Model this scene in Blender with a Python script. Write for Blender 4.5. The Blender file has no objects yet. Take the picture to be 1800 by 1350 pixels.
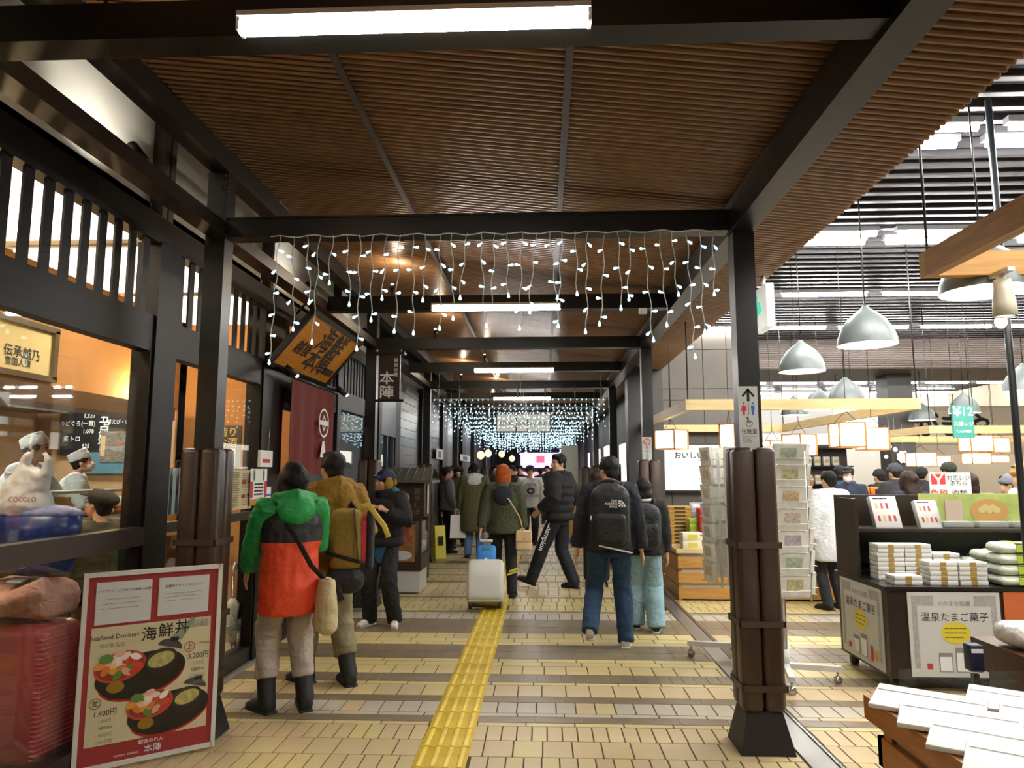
import bpy, math, random
from math import sin, cos, pi, tan, atan, radians as R
from mathutils import Vector, Matrix, Euler
import numpy as np
random.seed(7)
S = bpy.context.scene
C = S.collection
# ---------------------------------------------------------------- camera, world, exposure
FPX = 1250.0; CH = 1.6
PIT = atan(154 / FPX); YAW = atan(55 * cos(PIT) / FPX)
cam_d = bpy.data.cameras.new('camera'); cam = bpy.data.objects.new('camera', cam_d); C.objects.link(cam)
cam_d.sensor_fit = 'HORIZONTAL'; cam_d.sensor_width = 36; cam_d.lens = 36 * FPX / 1800
cam_d.clip_start = .05; cam_d.clip_end = 200
cam.location = (0, 0, CH); cam.rotation_euler = Euler((pi / 2 + PIT, 0, YAW), 'XYZ')
S.camera = cam
W = bpy.data.worlds.new('world'); S.world = W; W.use_nodes = True
W.node_tree.nodes['Background'].inputs[0].default_value = (.95, .92, .88, 1)
W.node_tree.nodes['Background'].inputs[1].default_value = .09
S.view_settings.view_transform = 'Standard'; S.view_settings.look = 'None'
S.view_settings.exposure = 0.0; S.view_settings.gamma = 1.0; S.view_settings.use_curve_mapping = False
S.cycles.max_bounces = 5; S.cycles.diffuse_bounces = 2; S.cycles.glossy_bounces = 2; S.cycles.adaptive_threshold = .05
S.cycles.transmission_bounces = 4; S.cycles.transparent_max_bounces = 8
S.cycles.caustics_reflective = False; S.cycles.caustics_refractive = False
S.cycles.sample_clamp_indirect = 4.0
TUBE = 85.0      # emission of the fluorescent tubes over the passage
SHOPT = 130.0    # emission of the shop ceiling tubes
LANT = 3.0       # paper lanterns
# ---------------------------------------------------------------- helpers
MATS = {}
def lin(h):
    v = [int(h[i:i + 2], 16) / 255 for i in (0, 2, 4)]
    return tuple(x / 12.92 if x <= .04045 else ((x + .055) / 1.055) ** 2.4 for x in v)
def M(name, col=None, rough=.5, metal=0., emit=0., var=0., vs=8., bump=0., bs=40., stretch=None, spec=.5, coat=0.):
    """procedural Principled material; var = colour variation by noise, bump = fine relief"""
    if name in MATS: return MATS[name]
    if isinstance(col, str): col = lin(col)
    m = bpy.data.materials.new(name); m.use_nodes = True; nt = m.node_tree
    b = nt.nodes['Principled BSDF']
    b.inputs['Base Color'].default_value = (*col, 1); b.inputs['Roughness'].default_value = rough
    b.inputs['Metallic'].default_value = metal; b.inputs['Specular IOR Level'].default_value = spec
    if coat: b.inputs['Coat Weight'].default_value = coat
    if emit:
        b.inputs['Emission Color'].default_value = (*col, 1); b.inputs['Emission Strength'].default_value = emit
    if var or bump:
        tc = nt.nodes.new('ShaderNodeTexCoord'); mp = nt.nodes.new('ShaderNodeMapping')
        nt.links.new(tc.outputs['Object'], mp.inputs[0])
        if stretch: mp.inputs['Scale'].default_value = stretch
        if var:
            n = nt.nodes.new('ShaderNodeTexNoise'); n.inputs['Scale'].default_value = vs; n.inputs['Detail'].default_value = 4
            nt.links.new(mp.outputs[0], n.inputs['Vector'])
            rp = nt.nodes.new('ShaderNodeValToRGB'); e = rp.color_ramp.elements
            e[0].position = .3; e[1].position = .7
            e[0].color = (*[max(0, c * (1 - var)) for c in col], 1); e[1].color = (*[min(1, c * (1 + var)) for c in col], 1)
            nt.links.new(n.outputs['Fac'], rp.inputs[0]); nt.links.new(rp.outputs[0], b.inputs['Base Color'])
        if bump:
            n2 = nt.nodes.new('ShaderNodeTexNoise'); n2.inputs['Scale'].default_value = bs; n2.inputs['Detail'].default_value = 3
            nt.links.new(mp.outputs[0], n2.inputs['Vector'])
            bp = nt.nodes.new('ShaderNodeBump'); bp.inputs['Strength'].default_value = bump; bp.inputs['Distance'].default_value = .02
            nt.links.new(n2.outputs['Fac'], bp.inputs['Height']); nt.links.new(bp.outputs[0], b.inputs['Normal'])
    MATS[name] = m
    return m
def MRAMP(name, axis, stops, rough=.7, bump=.15, bs=60):
    """hard colour zones along one object axis: stops = [(value, hex)] rising, colour holds upward from its value"""
    if name in MATS: return MATS[name]
    m = bpy.data.materials.new(name); m.use_nodes = True; nt = m.node_tree; b = nt.nodes['Principled BSDF']
    b.inputs['Roughness'].default_value = rough
    tc = nt.nodes.new('ShaderNodeTexCoord'); sx = nt.nodes.new('ShaderNodeSeparateXYZ'); nt.links.new(tc.outputs['Object'], sx.inputs[0])
    mr = nt.nodes.new('ShaderNodeMapRange'); mr.inputs[1].default_value = -1; mr.inputs[2].default_value = 3
    nt.links.new(sx.outputs[axis], mr.inputs[0])
    rp = nt.nodes.new('ShaderNodeValToRGB'); rp.color_ramp.interpolation = 'CONSTANT'
    e = rp.color_ramp.elements
    while len(e) < len(stops): e.new(.5)
    for k, (v, h) in enumerate(stops):
        e[k].position = 0 if k == 0 else (v + 1) / 4; e[k].color = (*lin(h), 1)
    nt.links.new(mr.outputs[0], rp.inputs[0]); nt.links.new(rp.outputs[0], b.inputs['Base Color'])
    n2 = nt.nodes.new('ShaderNodeTexNoise'); n2.inputs['Scale'].default_value = bs; nt.links.new(tc.outputs['Object'], n2.inputs['Vector'])
    bp = nt.nodes.new('ShaderNodeBump'); bp.inputs['Strength'].default_value = bump; bp.inputs['Distance'].default_value = .02
    nt.links.new(n2.outputs['Fac'], bp.inputs['Height']); nt.links.new(bp.outputs[0], b.inputs['Normal'])
    MATS[name] = m; return m
def GLASS(name='pane_glass', tint=(1, 1, 1), ior=1.45, gloss=1.0):
    if name in MATS: return MATS[name]
    m = bpy.data.materials.new(name); m.use_nodes = True; nt = m.node_tree; nt.nodes.clear()
    o = nt.nodes.new('ShaderNodeOutputMaterial'); mx = nt.nodes.new('ShaderNodeMixShader')
    t = nt.nodes.new('ShaderNodeBsdfTransparent'); g = nt.nodes.new('ShaderNodeBsdfGlossy'); f = nt.nodes.new('ShaderNodeLayerWeight')
    t.inputs[0].default_value = (*tint, 1); g.inputs['Roughness'].default_value = .02; g.inputs[0].default_value = (gloss,) * 3 + (1,)
    pw = nt.nodes.new('ShaderNodeMath'); pw.operation = 'POWER'; pw.inputs[1].default_value = 4.0
    ma = nt.nodes.new('ShaderNodeMath'); ma.operation = 'MULTIPLY_ADD'; ma.inputs[1].default_value = .75; ma.inputs[2].default_value = ((ior - 1) / (ior + 1)) ** 2
    nt.links.new(f.outputs['Facing'], pw.inputs[0]); nt.links.new(pw.outputs[0], ma.inputs[0])
    nt.links.new(ma.outputs[0], mx.inputs[0]); nt.links.new(t.outputs[0], mx.inputs[1]); nt.links.new(g.outputs[0], mx.inputs[2])
    nt.links.new(mx.outputs[0], o.inputs[0]); MATS[name] = m; return m
def WOODM(name, c1, c2, scale=3., rough=.45, axis=0, dist=3.):
    """long-grained wood along one object axis"""
    if name in MATS: return MATS[name]
    m = bpy.data.materials.new(name); m.use_nodes = True; nt = m.node_tree; b = nt.nodes['Principled BSDF']
    b.inputs['Roughness'].default_value = rough
    tc = nt.nodes.new('ShaderNodeTexCoord'); mp = nt.nodes.new('ShaderNodeMapping')
    sc = [12., 12., 12.]; sc[axis] = .8; mp.inputs['Scale'].default_value = sc
    nt.links.new(tc.outputs['Object'], mp.inputs[0])
    n = nt.nodes.new('ShaderNodeTexNoise'); n.inputs['Scale'].default_value = scale; n.inputs['Detail'].default_value = 6
    n.inputs['Distortion'].default_value = dist * .3
    nt.links.new(mp.outputs[0], n.inputs['Vector'])
    rp = nt.nodes.new('ShaderNodeValToRGB'); e = rp.color_ramp.elements; e[0].position = .32; e[1].position = .68
    e[0].color = (*lin(c1), 1); e[1].color = (*lin(c2), 1)
    nt.links.new(n.outputs['Fac'], rp.inputs[0]); nt.links.new(rp.outputs[0], b.inputs['Base Color'])
    MATS[name] = m; return m
class B:
    """collects faces for one mesh"""
    def __init__(s): s.v = []; s.f = []; s.m = []; s.sm = []
    def add(s, vs, fs, mi=0, smooth=False):
        o = len(s.v); s.v += [tuple(p) for p in vs]
        for f in fs: s.f.append(tuple(i + o for i in f)); s.m.append(mi); s.sm.append(smooth)
        return s
    def box(s, c, d, mi=0, rot=None, taper=1.0):
        x, y, z = (k / 2 for k in d); p = []
        for sz in (-1, 1):
            t = taper if sz > 0 else 1
            for sx, sy in ((-1, -1), (1, -1), (1, 1), (-1, 1)): p.append(Vector((sx * x * t, sy * y * t, sz * z)))
        if rot is not None: p = [rot @ q for q in p]
        p = [q + Vector(c) for q in p]
        return s.add(p, [(3, 2, 1, 0), (4, 5, 6, 7), (0, 1, 5, 4), (1, 2, 6, 5), (2, 3, 7, 6), (3, 0, 4, 7)], mi)
    def bb(s, a, b, mi=0):
        return s.box([(a[i] + b[i]) / 2 for i in range(3)], [abs(b[i] - a[i]) for i in range(3)], mi)
    def rbox(s, c, d, r=.01, mi=0, rot=None, seg=3):
        """box with rounded vertical edges and chamfered top/bottom"""
        x, y, z = (k / 2 for k in d); r = min(r, x * .98, y * .98, z * .98)
        def ring(zz, ins):
            o = []
            for (sx, sy, a0) in ((1, 1, 0), (-1, 1, pi / 2), (-1, -1, pi), (1, -1, 1.5 * pi)):
                for k in range(seg + 1):
                    a = a0 + k * pi / 2 / seg
                    o.append(Vector((sx * (x - r) + (r - ins) * cos(a), sy * (y - r) + (r - ins) * sin(a), zz)))
            return o
        rs = [ring(-z, r * .9), ring(-z + r * .35, r * .25), ring(-z + r, 0), ring(z - r, 0), ring(z - r * .35, r * .25), ring(z, r * .9)]
        n = len(rs[0]); vs = [q for g in rs for q in g]; fs = []
        for k in range(5):
            for i in range(n): fs.append((k * n + i, k * n + (i + 1) % n, (k + 1) * n + (i + 1) % n, (k + 1) * n + i))
        fs.append(tuple(range(n - 1, -1, -1))); fs.append(tuple(5 * n + i for i in range(n)))
        if rot is not None: vs = [rot @ q for q in vs]
        return s.add([q + Vector(c) for q in vs], fs, mi, True)
    def tube(s, pts, r, n=8, mi=0, smooth=True, cap=True, flat=1.0, ref=None):
        pts = [Vector(p) for p in pts]; k = len(pts); rr = r if isinstance(r, (list, tuple)) else [r] * k
        vs = []; pu = None
        for i, p in enumerate(pts):
            t = (pts[min(i + 1, k - 1)] - pts[max(i - 1, 0)])
            t = t.normalized() if t.length > 1e-9 else Vector((0, 0, 1))
            if pu is None:
                q = Vector(ref) if ref else (Vector((0, 0, 1)) if abs(t.z) < .9 else Vector((0, 1, 0)))
            else: q = pu
            u = (q - t * q.dot(t))
            u = u.normalized() if u.length > 1e-6 else t.orthogonal().normalized()
            w = t.cross(u); pu = u
            ri = rr[i]; ra, rb = (ri if isinstance(ri, (tuple, list)) else (ri, ri * flat))
            for j in range(n):
                a = 2 * pi * j / n; vs.append(p + u * (cos(a) * ra) + w * (sin(a) * rb))
        fs = []
        for i in range(k - 1):
            for j in range(n): fs.append((i * n + j, i * n + (j + 1) % n, (i + 1) * n + (j + 1) % n, (i + 1) * n + j))
        if cap: fs.append(tuple(range(n - 1, -1, -1))); fs.append(tuple((k - 1) * n + j for j in range(n)))
        return s.add(vs, fs, mi, smooth)
    def lathe(s, prof, n=20, o=(0, 0, 0), mi=0, smooth=True, close=False, sx=1, sy=1):
        vs = []; k = len(prof); o = Vector(o)
        for (r, z) in prof:
            for j in range(n):
                a = 2 * pi * j / n; vs.append(o + Vector((cos(a) * r * sx, sin(a) * r * sy, z)))
        fs = []
        for i in range(k - 1):
            for j in range(n): fs.append((i * n + j, i * n + (j + 1) % n, (i + 1) * n + (j + 1) % n, (i + 1) * n + j))
        if prof[0][0] > 1e-6 and close: fs.append(tuple(range(n - 1, -1, -1)))
        if prof[-1][0] > 1e-6 and close: fs.append(tuple((k - 1) * n + j for j in range(n)))
        return s.add(vs, fs, mi, smooth)
    def ell(s, c, r, n=16, k=10, mi=0, rot=None):
        vs = []; c = Vector(c)
        for i in range(k + 1):
            a = -pi / 2 + pi * i / k
            for j in range(n):
                b = 2 * pi * j / n; q = Vector((cos(a) * cos(b) * r[0], cos(a) * sin(b) * r[1], sin(a) * r[2]))
                if rot is not None: q = rot @ q
                vs.append(q + c)
        fs = []
        for i in range(k):
            for j in range(n): fs.append((i * n + j, i * n + (j + 1) % n, (i + 1) * n + (j + 1) % n, (i + 1) * n + j))
        return s.add(vs, fs, mi, True)
    def poly(s, pts, th=0., nrm=None, mi=0):
        """flat polygon, optionally with thickness along nrm"""
        p = [Vector(q) for q in pts]; n = len(p)
        if th:
            nv = Vector(nrm) if nrm else (p[1] - p[0]).cross(p[2] - p[0]).normalized()
            p2 = [q - nv * th for q in p]
            return s.add(p + p2, [tuple(range(n)), tuple(range(2 * n - 1, n - 1, -1))] + [(i, i + n, (i + 1) % n + n, (i + 1) % n) for i in range(n)], mi)
        return s.add(p, [tuple(range(n))], mi)
    def mesh(s, name, mats):
        me = bpy.data.meshes.new(name); me.from_pydata(s.v, [], s.f)
        for m in (mats if isinstance(mats, (list, tuple)) else [mats]): me.materials.append(m)
        me.polygons.foreach_set('material_index', s.m); me.polygons.foreach_set('use_smooth', s.sm); me.update()
        return me
def put(name, me, parent=None, loc=(0, 0, 0), rot=(0, 0, 0), scale=None):
    o = bpy.data.objects.new(name, me); C.objects.link(o); o.location = loc; o.rotation_euler = rot
    if scale: o.scale = scale
    if parent: o.parent = parent
    return o
def mk(name, b, mats, parent=None, loc=(0, 0, 0), rot=(0, 0, 0)): return put(name, b.mesh(name, mats), parent, loc, rot)
def tag(o, label=None, cat=None, group=None, kind=None):
    if label: o['label'] = label
    if cat: o['category'] = cat
    if group: o['group'] = group
    if kind: o['kind'] = kind
    return o
def thing(name, label, cat, loc=(0, 0, 0), rz=0., group=None, rot=None):
    o = put(name, None, None, loc, rot or (0, 0, rz)); return tag(o, label, cat, group)
def struct(name, b, mats, loc=(0, 0, 0)): return tag(mk(name, b, mats, None, loc), kind='structure')
def dup(o, parent=None, loc=None, rz=None, label=None):
    c = o.copy(); C.objects.link(c)
    if parent is not None: c.parent = parent
    if loc is not None: c.location = loc
    if rz is not None: c.rotation_euler = (0, 0, rz)
    if label: c['label'] = label
    for ch in list(o.children): dup(ch, c)
    return c
def box(name, c, d, mat, parent=None, r=0, rot=None):
    b = B()
    b.rbox((0, 0, 0), d, r) if r else b.box((0, 0, 0), d)
    return put(name, b.mesh(name, mat), parent, c, rot or (0, 0, 0))
def P(px, py, X=None, Y=None, Z=None):
    """world point seen at a pixel of the photograph, at a known X, Y or Z"""
    x = (px - 900) / FPX; y = -(py - 675) / FPX
    d = Vector((x, cos(PIT) - sin(PIT) * y, sin(PIT) + cos(PIT) * y))
    d = Matrix.Rotation(YAW, 3, 'Z') @ d
    t = X / d.x if X is not None else Y / d.y if Y is not None else (Z - CH) / d.z
    return Vector((0, 0, CH)) + d * t
TXT = {}
def text(name, s, size, mat, parent=None, loc=(0, 0, 0), rot=(pi / 2, 0, 0), align='CENTER', sx=1., ex=0., space=1., line=1., bold=0.):
    """lettering as a flat mesh; rot (pi/2,0,0) faces -Y"""
    key = (s, align, space, line, ex, bold)
    me = TXT.get(key)
    if me is None:
        cu = bpy.data.curves.new('lettering', 'FONT'); cu.body = s; cu.size = 1; cu.align_x = align; cu.align_y = 'CENTER'
        cu.space_character = space; cu.space_line = line; cu.extrude = 0; cu.resolution_u = 2
        to = bpy.data.objects.new('lettering', cu)
        me = bpy.data.meshes.new_from_object(to)
        bpy.data.objects.remove(to); bpy.data.curves.remove(cu); me.materials.clear()
        if bold:                                    # heavier strokes: the glyphs repeated with small shifts
            v0 = [tuple(v.co) for v in me.vertices]; f0 = [tuple(p.vertices) for p in me.polygons]; n = len(v0); q = bold * .55; vs, fs = [], []
            for i, (dx, dy) in enumerate(((0, 0), (q, q * .4), (-q, -q * .4), (-q * .4, q), (q * .4, -q))):
                vs += [(v[0] + dx, v[1] + dy, v[2] + i * .0012) for v in v0]; fs += [tuple(k + i * n for k in f) for f in f0]
            me = bpy.data.meshes.new('lettering'); me.from_pydata(vs, [], fs); me.update()
        TXT[key] = me
    me = me.copy(); me.materials.clear(); me.materials.append(mat)
    return put(name, me, parent, loc, rot, (size * sx, size, size))
def lines(b, x0, x1, z0, z1, n, h=.35, mi=0, y=0., rag=.25, seed=0, dash=6):
    """rows of print too small to read, as thin flat dashes in the XZ plane"""
    rd = random.Random(seed); st = (z1 - z0) / n
    for k in range(n):
        z = z1 - (k + .5) * st; x = x0; end = x1 - rd.random() * rag * (x1 - x0)
        while x < end:
            w = (x1 - x0) / dash * (.3 + rd.random() * .7); xe = min(end, x + w)
            b.add([(x, y, z - st * h / 2), (xe, y, z - st * h / 2), (xe, y, z + st * h / 2), (x, y, z + st * h / 2)], [(0, 1, 2, 3)], mi); x = xe + (x1 - x0) * .015
def rect(b, x0, x1, z0, z1, y=0., mi=0): b.add([(x0, y, z0), (x1, y, z0), (x1, y, z1), (x0, y, z1)], [(0, 1, 2, 3)], mi)
def disc(b, x, z, rx, rz, y=0., mi=0, n=24, a0=0, a1=2 * pi, tilt=0.):
    p = []
    for k in range(n):
        a = a0 + (a1 - a0) * k / (n if a1 - a0 > 6.2 else n - 1); u = cos(a) * rx; w = sin(a) * rz
        p.append((x + u * cos(tilt) - w * sin(tilt), y, z + u * sin(tilt) + w * cos(tilt)))
    b.add(p, [tuple(range(n))], mi)
def ringp(b, x, z, ro, ri, y=0., mi=0, n=28, asp=1.):
    vs = []
    for k in range(n):
        a = 2 * pi * k / n; vs += [(x + cos(a) * ro, y, z + sin(a) * ro * asp), (x + cos(a) * ri, y, z + sin(a) * ri * asp)]
    b.add(vs, [(2 * k, 2 * ((k + 1) % n), 2 * ((k + 1) % n) + 1, 2 * k + 1) for k in range(n)], mi)
ORD = ['first', 'second', 'third', 'fourth', 'fifth', 'sixth', 'seventh', 'eighth', 'ninth', 'tenth', 'eleventh', 'twelfth']
# shared materials
BLK = M('black_steel', '100f0e', .38, .0, var=.25, vs=3, bump=.03)
DBR = M('dark_brown_timber', '150f0d', .5, spec=.28, var=.3, vs=4, stretch=(1, .3, 6), bump=.05)
WHT = M('white_paint', 'e9e7e2', .5); PAPER = M('white_paper', 'f0efeb', .7); INK = M('black_ink', '1a1716', .7)
GREYI = M('grey_ink', '8a8780', .7); REDI = M('red_ink', 'c23a35', .7); CHROME = M('chrome', 'c8c8c8', .2, .95)
TUBEM = M('fluorescent_tube', (1, .97, .93), .4, emit=TUBE); STUBE = M('shop_tube', (1, .98, .95), .4, emit=SHOPT)
SKIN = M('skin', 'd9a889', .55); SKIN2 = M('skin_warm', 'c99272', .55)
BULB = M('cool_led', (.5, .82, 1), .4, emit=3.2); BULB.cycles.emission_sampling = 'NONE'
# ================================================================= FLOOR
GD = M('dark_grout', '4a3b29', .8); GL = M('light_grout', '9c8e74', .8)
TM = [M('tile_cream', 'c6b384', .42, var=.10, vs=2), M('tile_tan', 'c1ab80', .42, var=.10, vs=2), M('tile_grey', 'b5ab96', .42, var=.08, vs=2),
      M('tile_brown', '7b6c54', .36, var=.16, vs=5), M('tile_yellow', 'c9b77d', .42, var=.1, vs=2)]
# rows towards the far end: (depth start, depth end, tile length, material)
ROWS = [(2.4, 2.66, .1, 0), (2.66, 2.92, .17, 1), (2.92, 3.12, .27, 3), (3.12, 3.42, .1, 0), (3.42, 3.7, .17, 1), (3.7, 3.96, .1, 0), (3.96, 4.23, .1, 0),
        (4.23, 4.475, .172, 1), (4.475, 4.72, .093, 1), (4.72, 4.785, .31, 0), (4.785, 4.9, .31, 3), (4.9, 4.965, .31, 2),
        (4.965, 5.19, .133, 2), (5.19, 5.32, .32, 3), (5.32, 5.59, .175, 1), (5.59, 5.66, .32, 4), (5.66, 5.88, .094, 3), (5.88, 6.12, .175, 4),
        (6.12, 6.24, .33, 4), (6.24, 6.345, .33, 4), (6.345, 6.59, .142, 3), (6.59, 6.84, .142, 3), (6.84, 6.95, .33, 4), (6.95, 7.1, .33, 4),
        (7.1, 7.32, .18, 4), (7.32, 7.62, .3, 3), (7.62, 7.99, .2, 3), (7.99, 8.28, .135, 2), (8.28, 8.36, .33, 2), (8.36, 8.46, .33, 3),
        (8.46, 8.53, .33, 4), (8.53, 8.8, .095, 4), (8.8, 9.05, .18, 4), (9.05, 9.3, .095, 4), (9.3, 9.4, .33, 3), (9.4, 9.53, .33, 1),
        (9.53, 9.9, .14, 1), (9.9, 10.2, .14, 1), (10.2, 10.55, .14, 4), (10.55, 10.72, .3, 3)]
y = 10.72
pat = [(.3, .14, 1), (.25, .18, 4), (.12, .33, 3), (.3, .1, 4), (.28, .18, 2), (.1, .33, 3), (.26, .14, 1), (.35, .2, 0), (.4, .3, 3), (.3, .14, 4)]
k = 0
while y < 27:
    d, w, c = pat[k % len(pat)]; ROWS.append((y, y + d, w, c)); y += d; k += 1
FX0, FX1 = -2.5, 1.44; SX0, SX1 = 1.635, 9.5
fb = B()
for (y0, y1, w, c) in ROWS: fb.bb((-7, y0, -.05), (14, y1, 0 if c == 3 else -.0005), 1 if c == 3 else 0)
fb.bb((-7, -4, -.05), (14, 2.4, -.0005), 0); fb.bb((-7, 27, -.05), (14, 48, -.0005), 0)
floor = struct('floor', fb, [GD, GL])
tiles = []; far = B(); TS = {}
for ri, (y0, y1, w, c) in enumerate(ROWS):
    off = random.random() * w
    for (xa, xb) in ((FX0, FX1), (SX0, SX1)):
        if xa > 0 and y0 > 14: continue
        x = xa - off
        while x < xb:
            x0 = max(x, xa); x1 = min(x + w, xb)
            if x1 - x0 > .012 and not (y0 < 13.6 and x0 > -.745 and x1 < -.415):
                q = c if c != 0 and random.random() < .85 else (c if c == 3 else random.choice((0, 1, 4)))
                gx = .0065 if c != 3 else .004; hz = random.uniform(.003, .0042)
                dd = ((x0 + x1) / 2, (y0 + y1) / 2, x1 - x0 - gx, y1 - y0 - (.006 if c != 3 else .004), hz, q)
                u, v = dd[0], dd[1]
                inview = v > 3.9 and abs(u + .1) < v * .72
                tiles.append((-(dd[2] * dd[3]) / v ** 3 if inview else 0, dd))
            x += w
tiles.sort(key=lambda t: t[0])
def tilemesh(b, cx, cy, dx, dy, h, mi=0):
    i = .002
    x, y = dx / 2, dy / 2
    b.add([(cx - x, cy - y, -.002), (cx + x, cy - y, -.002), (cx + x, cy + y, -.002), (cx - x, cy + y, -.002),
           (cx - x + i, cy - y + i, h), (cx + x - i, cy - y + i, h), (cx + x - i, cy + y - i, h), (cx - x + i, cy + y - i, h)],
          [(4, 5, 6, 7), (0, 1, 5, 4), (1, 2, 6, 5), (2, 3, 7, 6), (3, 0, 4, 7)], mi)
for i, (sc, (cx, cy, dx, dy, h, q)) in enumerate(tiles):
    if i < 290 and sc < 0:
        key = (round(dx, 3), round(dy, 3), q); me = TS.get(key)
        if me is None:
            b = B(); tilemesh(b, 0, 0, dx, dy, .0036); me = TS[key] = b.mesh('tile', TM[q])
        put('tile', me, floor, (cx, cy, 0), (0, 0, 0))
    else: tilemesh(far, cx, cy, dx, dy, h, q)
tag(mk('far_tiles', far, TM, floor), kind='stuff')
# yellow guide strip for blind walkers, 30 cm tiles with four raised bars
YEL = M('guide_yellow', 'cfac1a', .5, var=.12, vs=6, bump=.1, bs=90); YELB = M('guide_bar_yellow', 'e8d054', .42, var=.1, vs=9)
b = B(); b.rbox((0, 0, .003), (.296, .296, .008), .003); gt = b.mesh('guide_tile', YEL)
b = B()
for q in range(4): b.rbox((-.112 + q * .075, 0, .0085), (.028, .28, .009), .004)
gb = b.mesh('raised_bars', YELB)
strip = tag(put('guide_strip', None, None, (-.58, 0, 0)), 'yellow tactile paving strip with raised bars running down the passage', 'tactile paving')
for k in range(37):
    t = put('guide_tile', gt, strip, (0, 2.7 + k * .3, .001)); put('raised_bars', gb, t)
# metal rail channel between passage and shop
b = B(); b.bb((1.45, -3, -.02), (1.595, 30, .006)); trim = struct('trim_1', b, M('brushed_rail', 'a3a39e', .3, .8, var=.15, vs=3, stretch=(1, .1, 1)))
for n_, (xa, xb, m_) in enumerate(((1.597, 1.606, BLK), (1.607, 1.622, CHROME), (1.623, 1.632, BLK))):
    b = B(); b.bb((xa, -3, -.02), (xb, 30, .008 if n_ == 1 else .002)); mk('rail_edge', b, m_, trim)
# ================================================================= CORRUGATED CEILING over the passage
CEIL = WOODM('corrugated_brown', '7a5a3e', '967250', 2., .34, 0)
def zc(x): return 3.71 - (x + 2.06) * .1165
cols = [(-2.06, -1.0), (-.985, .118), (.133, 1.26), (1.262, 1.93)]
ceil = tag(put('ceiling', None, None), kind='structure')
LB = 2.125
for ci, (xa, xb) in enumerate(cols):
    b = B(); n = 42; pitch = LB / n; prof = []
    for i in range(n):
        y0 = i * pitch
        for (t, d) in ((0, .026), (.14, .008), (.3, 0), (.56, 0), (.72, .008), (.86, .026)): prof.append((y0 + t * pitch, d))
    prof.append((LB, .026)); vs = []
    for (yy, d) in prof: vs += [(xa, yy, zc(xa) + d), (xb, yy, zc(xb) + d)]
    b.add(vs, [(2 * i, 2 * i + 1, 2 * i + 3, 2 * i + 2) for i in range(len(prof) - 1)], 0, False)
    b.add([(xa, 0, zc(xa) + .04), (xb, 0, zc(xb) + .04), (xb, LB, zc(xb) + .04), (xa, LB, zc(xa) + .04)], [(0, 1, 2, 3)], 0)
    me = b.mesh('ceiling_panel', CEIL)
    for j in range(-2, 17): put('ceiling_panel', me, ceil, (0, .205 + j * LB, 0))
for xb in (-.992, .126):
    b = B(); b.bb((xb - .018, -4, zc(xb) - .022), (xb + .018, 36, zc(xb) + .03)); mk('ceiling_batten', b, M('batten_brown', '4a382c', .5), ceil)
b = B(); b.bb((-2.8, -4, 3.95), (2.1, 40, 4.0)); mk('roof_deck', b, BLK, ceil)
# ================================================================= POSTS AND BEAMS
POSTY = [.2, 4.45, 8.7, 12.95, 17.2, 21.45, 25.7, 29.95]
PADM = M('brown_vinyl_padding', '3d2c20', .38, var=.12, vs=3, bump=.06, bs=25); SHOE = M('black_plinth', '1b1917', .5, var=.3, vs=10)
def names(i): return ['behind', 'nearest', 'second', 'third', 'fourth', 'fifth', 'sixth', 'seventh'][i]
def padded_post(x, y, i, side):
    w = .13
    near = i <= 3
    t = thing('padded_post', f'{names(i)} black steel post with brown padded lower half on the {side} side of the passage', 'post', (x, y, 0), group='posts carrying the passage roof')
    b = B(); b.box((0, 0, 1.78 if side == 'restaurant' else 1.55), (w, w, 3.56 if side == 'restaurant' else 3.1)); mk('shaft', b, BLK, t)
    b = B(); b.box((0, 0, .115), (.31, .31, .23), 0, taper=.66); mk('plinth', b, SHOE, t)
    if near:
        pw = .118
        for (sx, sy, dx, dy) in ((-.5, -1, 1, 0), (.5, -1, 1, 0), (-1, -.5, 0, 1), (-1, .5, 0, 1), (1, -.5, 0, 1), (1, .5, 0, 1), (-.5, 1, 1, 0), (.5, 1, 1, 0)):
            b = B()
            d = (pw, .06, 1.52) if dx else (.06, pw, 1.52)
            b.rbox((0, 0, 0), d, .029, seg=4)
            put('padding', b.mesh('padding', PADM), t, (sx * .122 if dx else sx * .095, sy * .122 if dy else sy * .095, .985))
        for z in (.36, .72, 1.17):
            b = B()
            for (a_, c_, d_) in (((0, -.128, z), (.262, .006, .036), 0), ((0, .128, z), (.262, .006, .036), 0), ((-.128, 0, z), (.006, .262, .036), 0), ((.128, 0, z), (.006, .262, .036), 0)): b.box(a_, c_)
            mk('strap', b, M('brown_strap', '47362a', .45), t)
    else:
        b = B(); b.rbox((0, 0, .985), (.25, .25, 1.52), .05); mk('padding', b, PADM, t)
    return t
for i, yy in enumerate(POSTY):
    if i == 0: continue
    padded_post(-2.125, yy, i, 'restaurant'); padded_post(1.265, yy, i, 'shop')
def beam(a, b_, mat=BLK, flange=0.):
    b = B(); b.bb(a, b_)
    return b
def trimn(): trimn.n += 1; return f'trim_{trimn.n}'
trimn.n = 1
for (a, c) in (((-2.185, -4, 3.125), (-2.06, 34, 3.215)), ((-2.185, -4, 3.565), (-2.06, 34, 3.705)), ((1.19, -4, 3.105), (1.335, 34, 3.31))):
    b = B(); b.bb(a, c); struct(trimn(), b, BLK if a[0] > 0 else M('dark_beam', '211a15', .42, var=.2, vs=3))
for i, yy in enumerate(POSTY):
    b = B(); b.bb((-2.06, yy - .05, 3.118), (1.19, yy + .05, 3.245)); b.bb((-2.06, yy - .06, 3.113), (1.19, yy + .06, 3.125)); b.bb((-2.06, yy - .06, 3.238), (1.19, yy + .06, 3.25))
    struct(trimn(), b, BLK)
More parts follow.
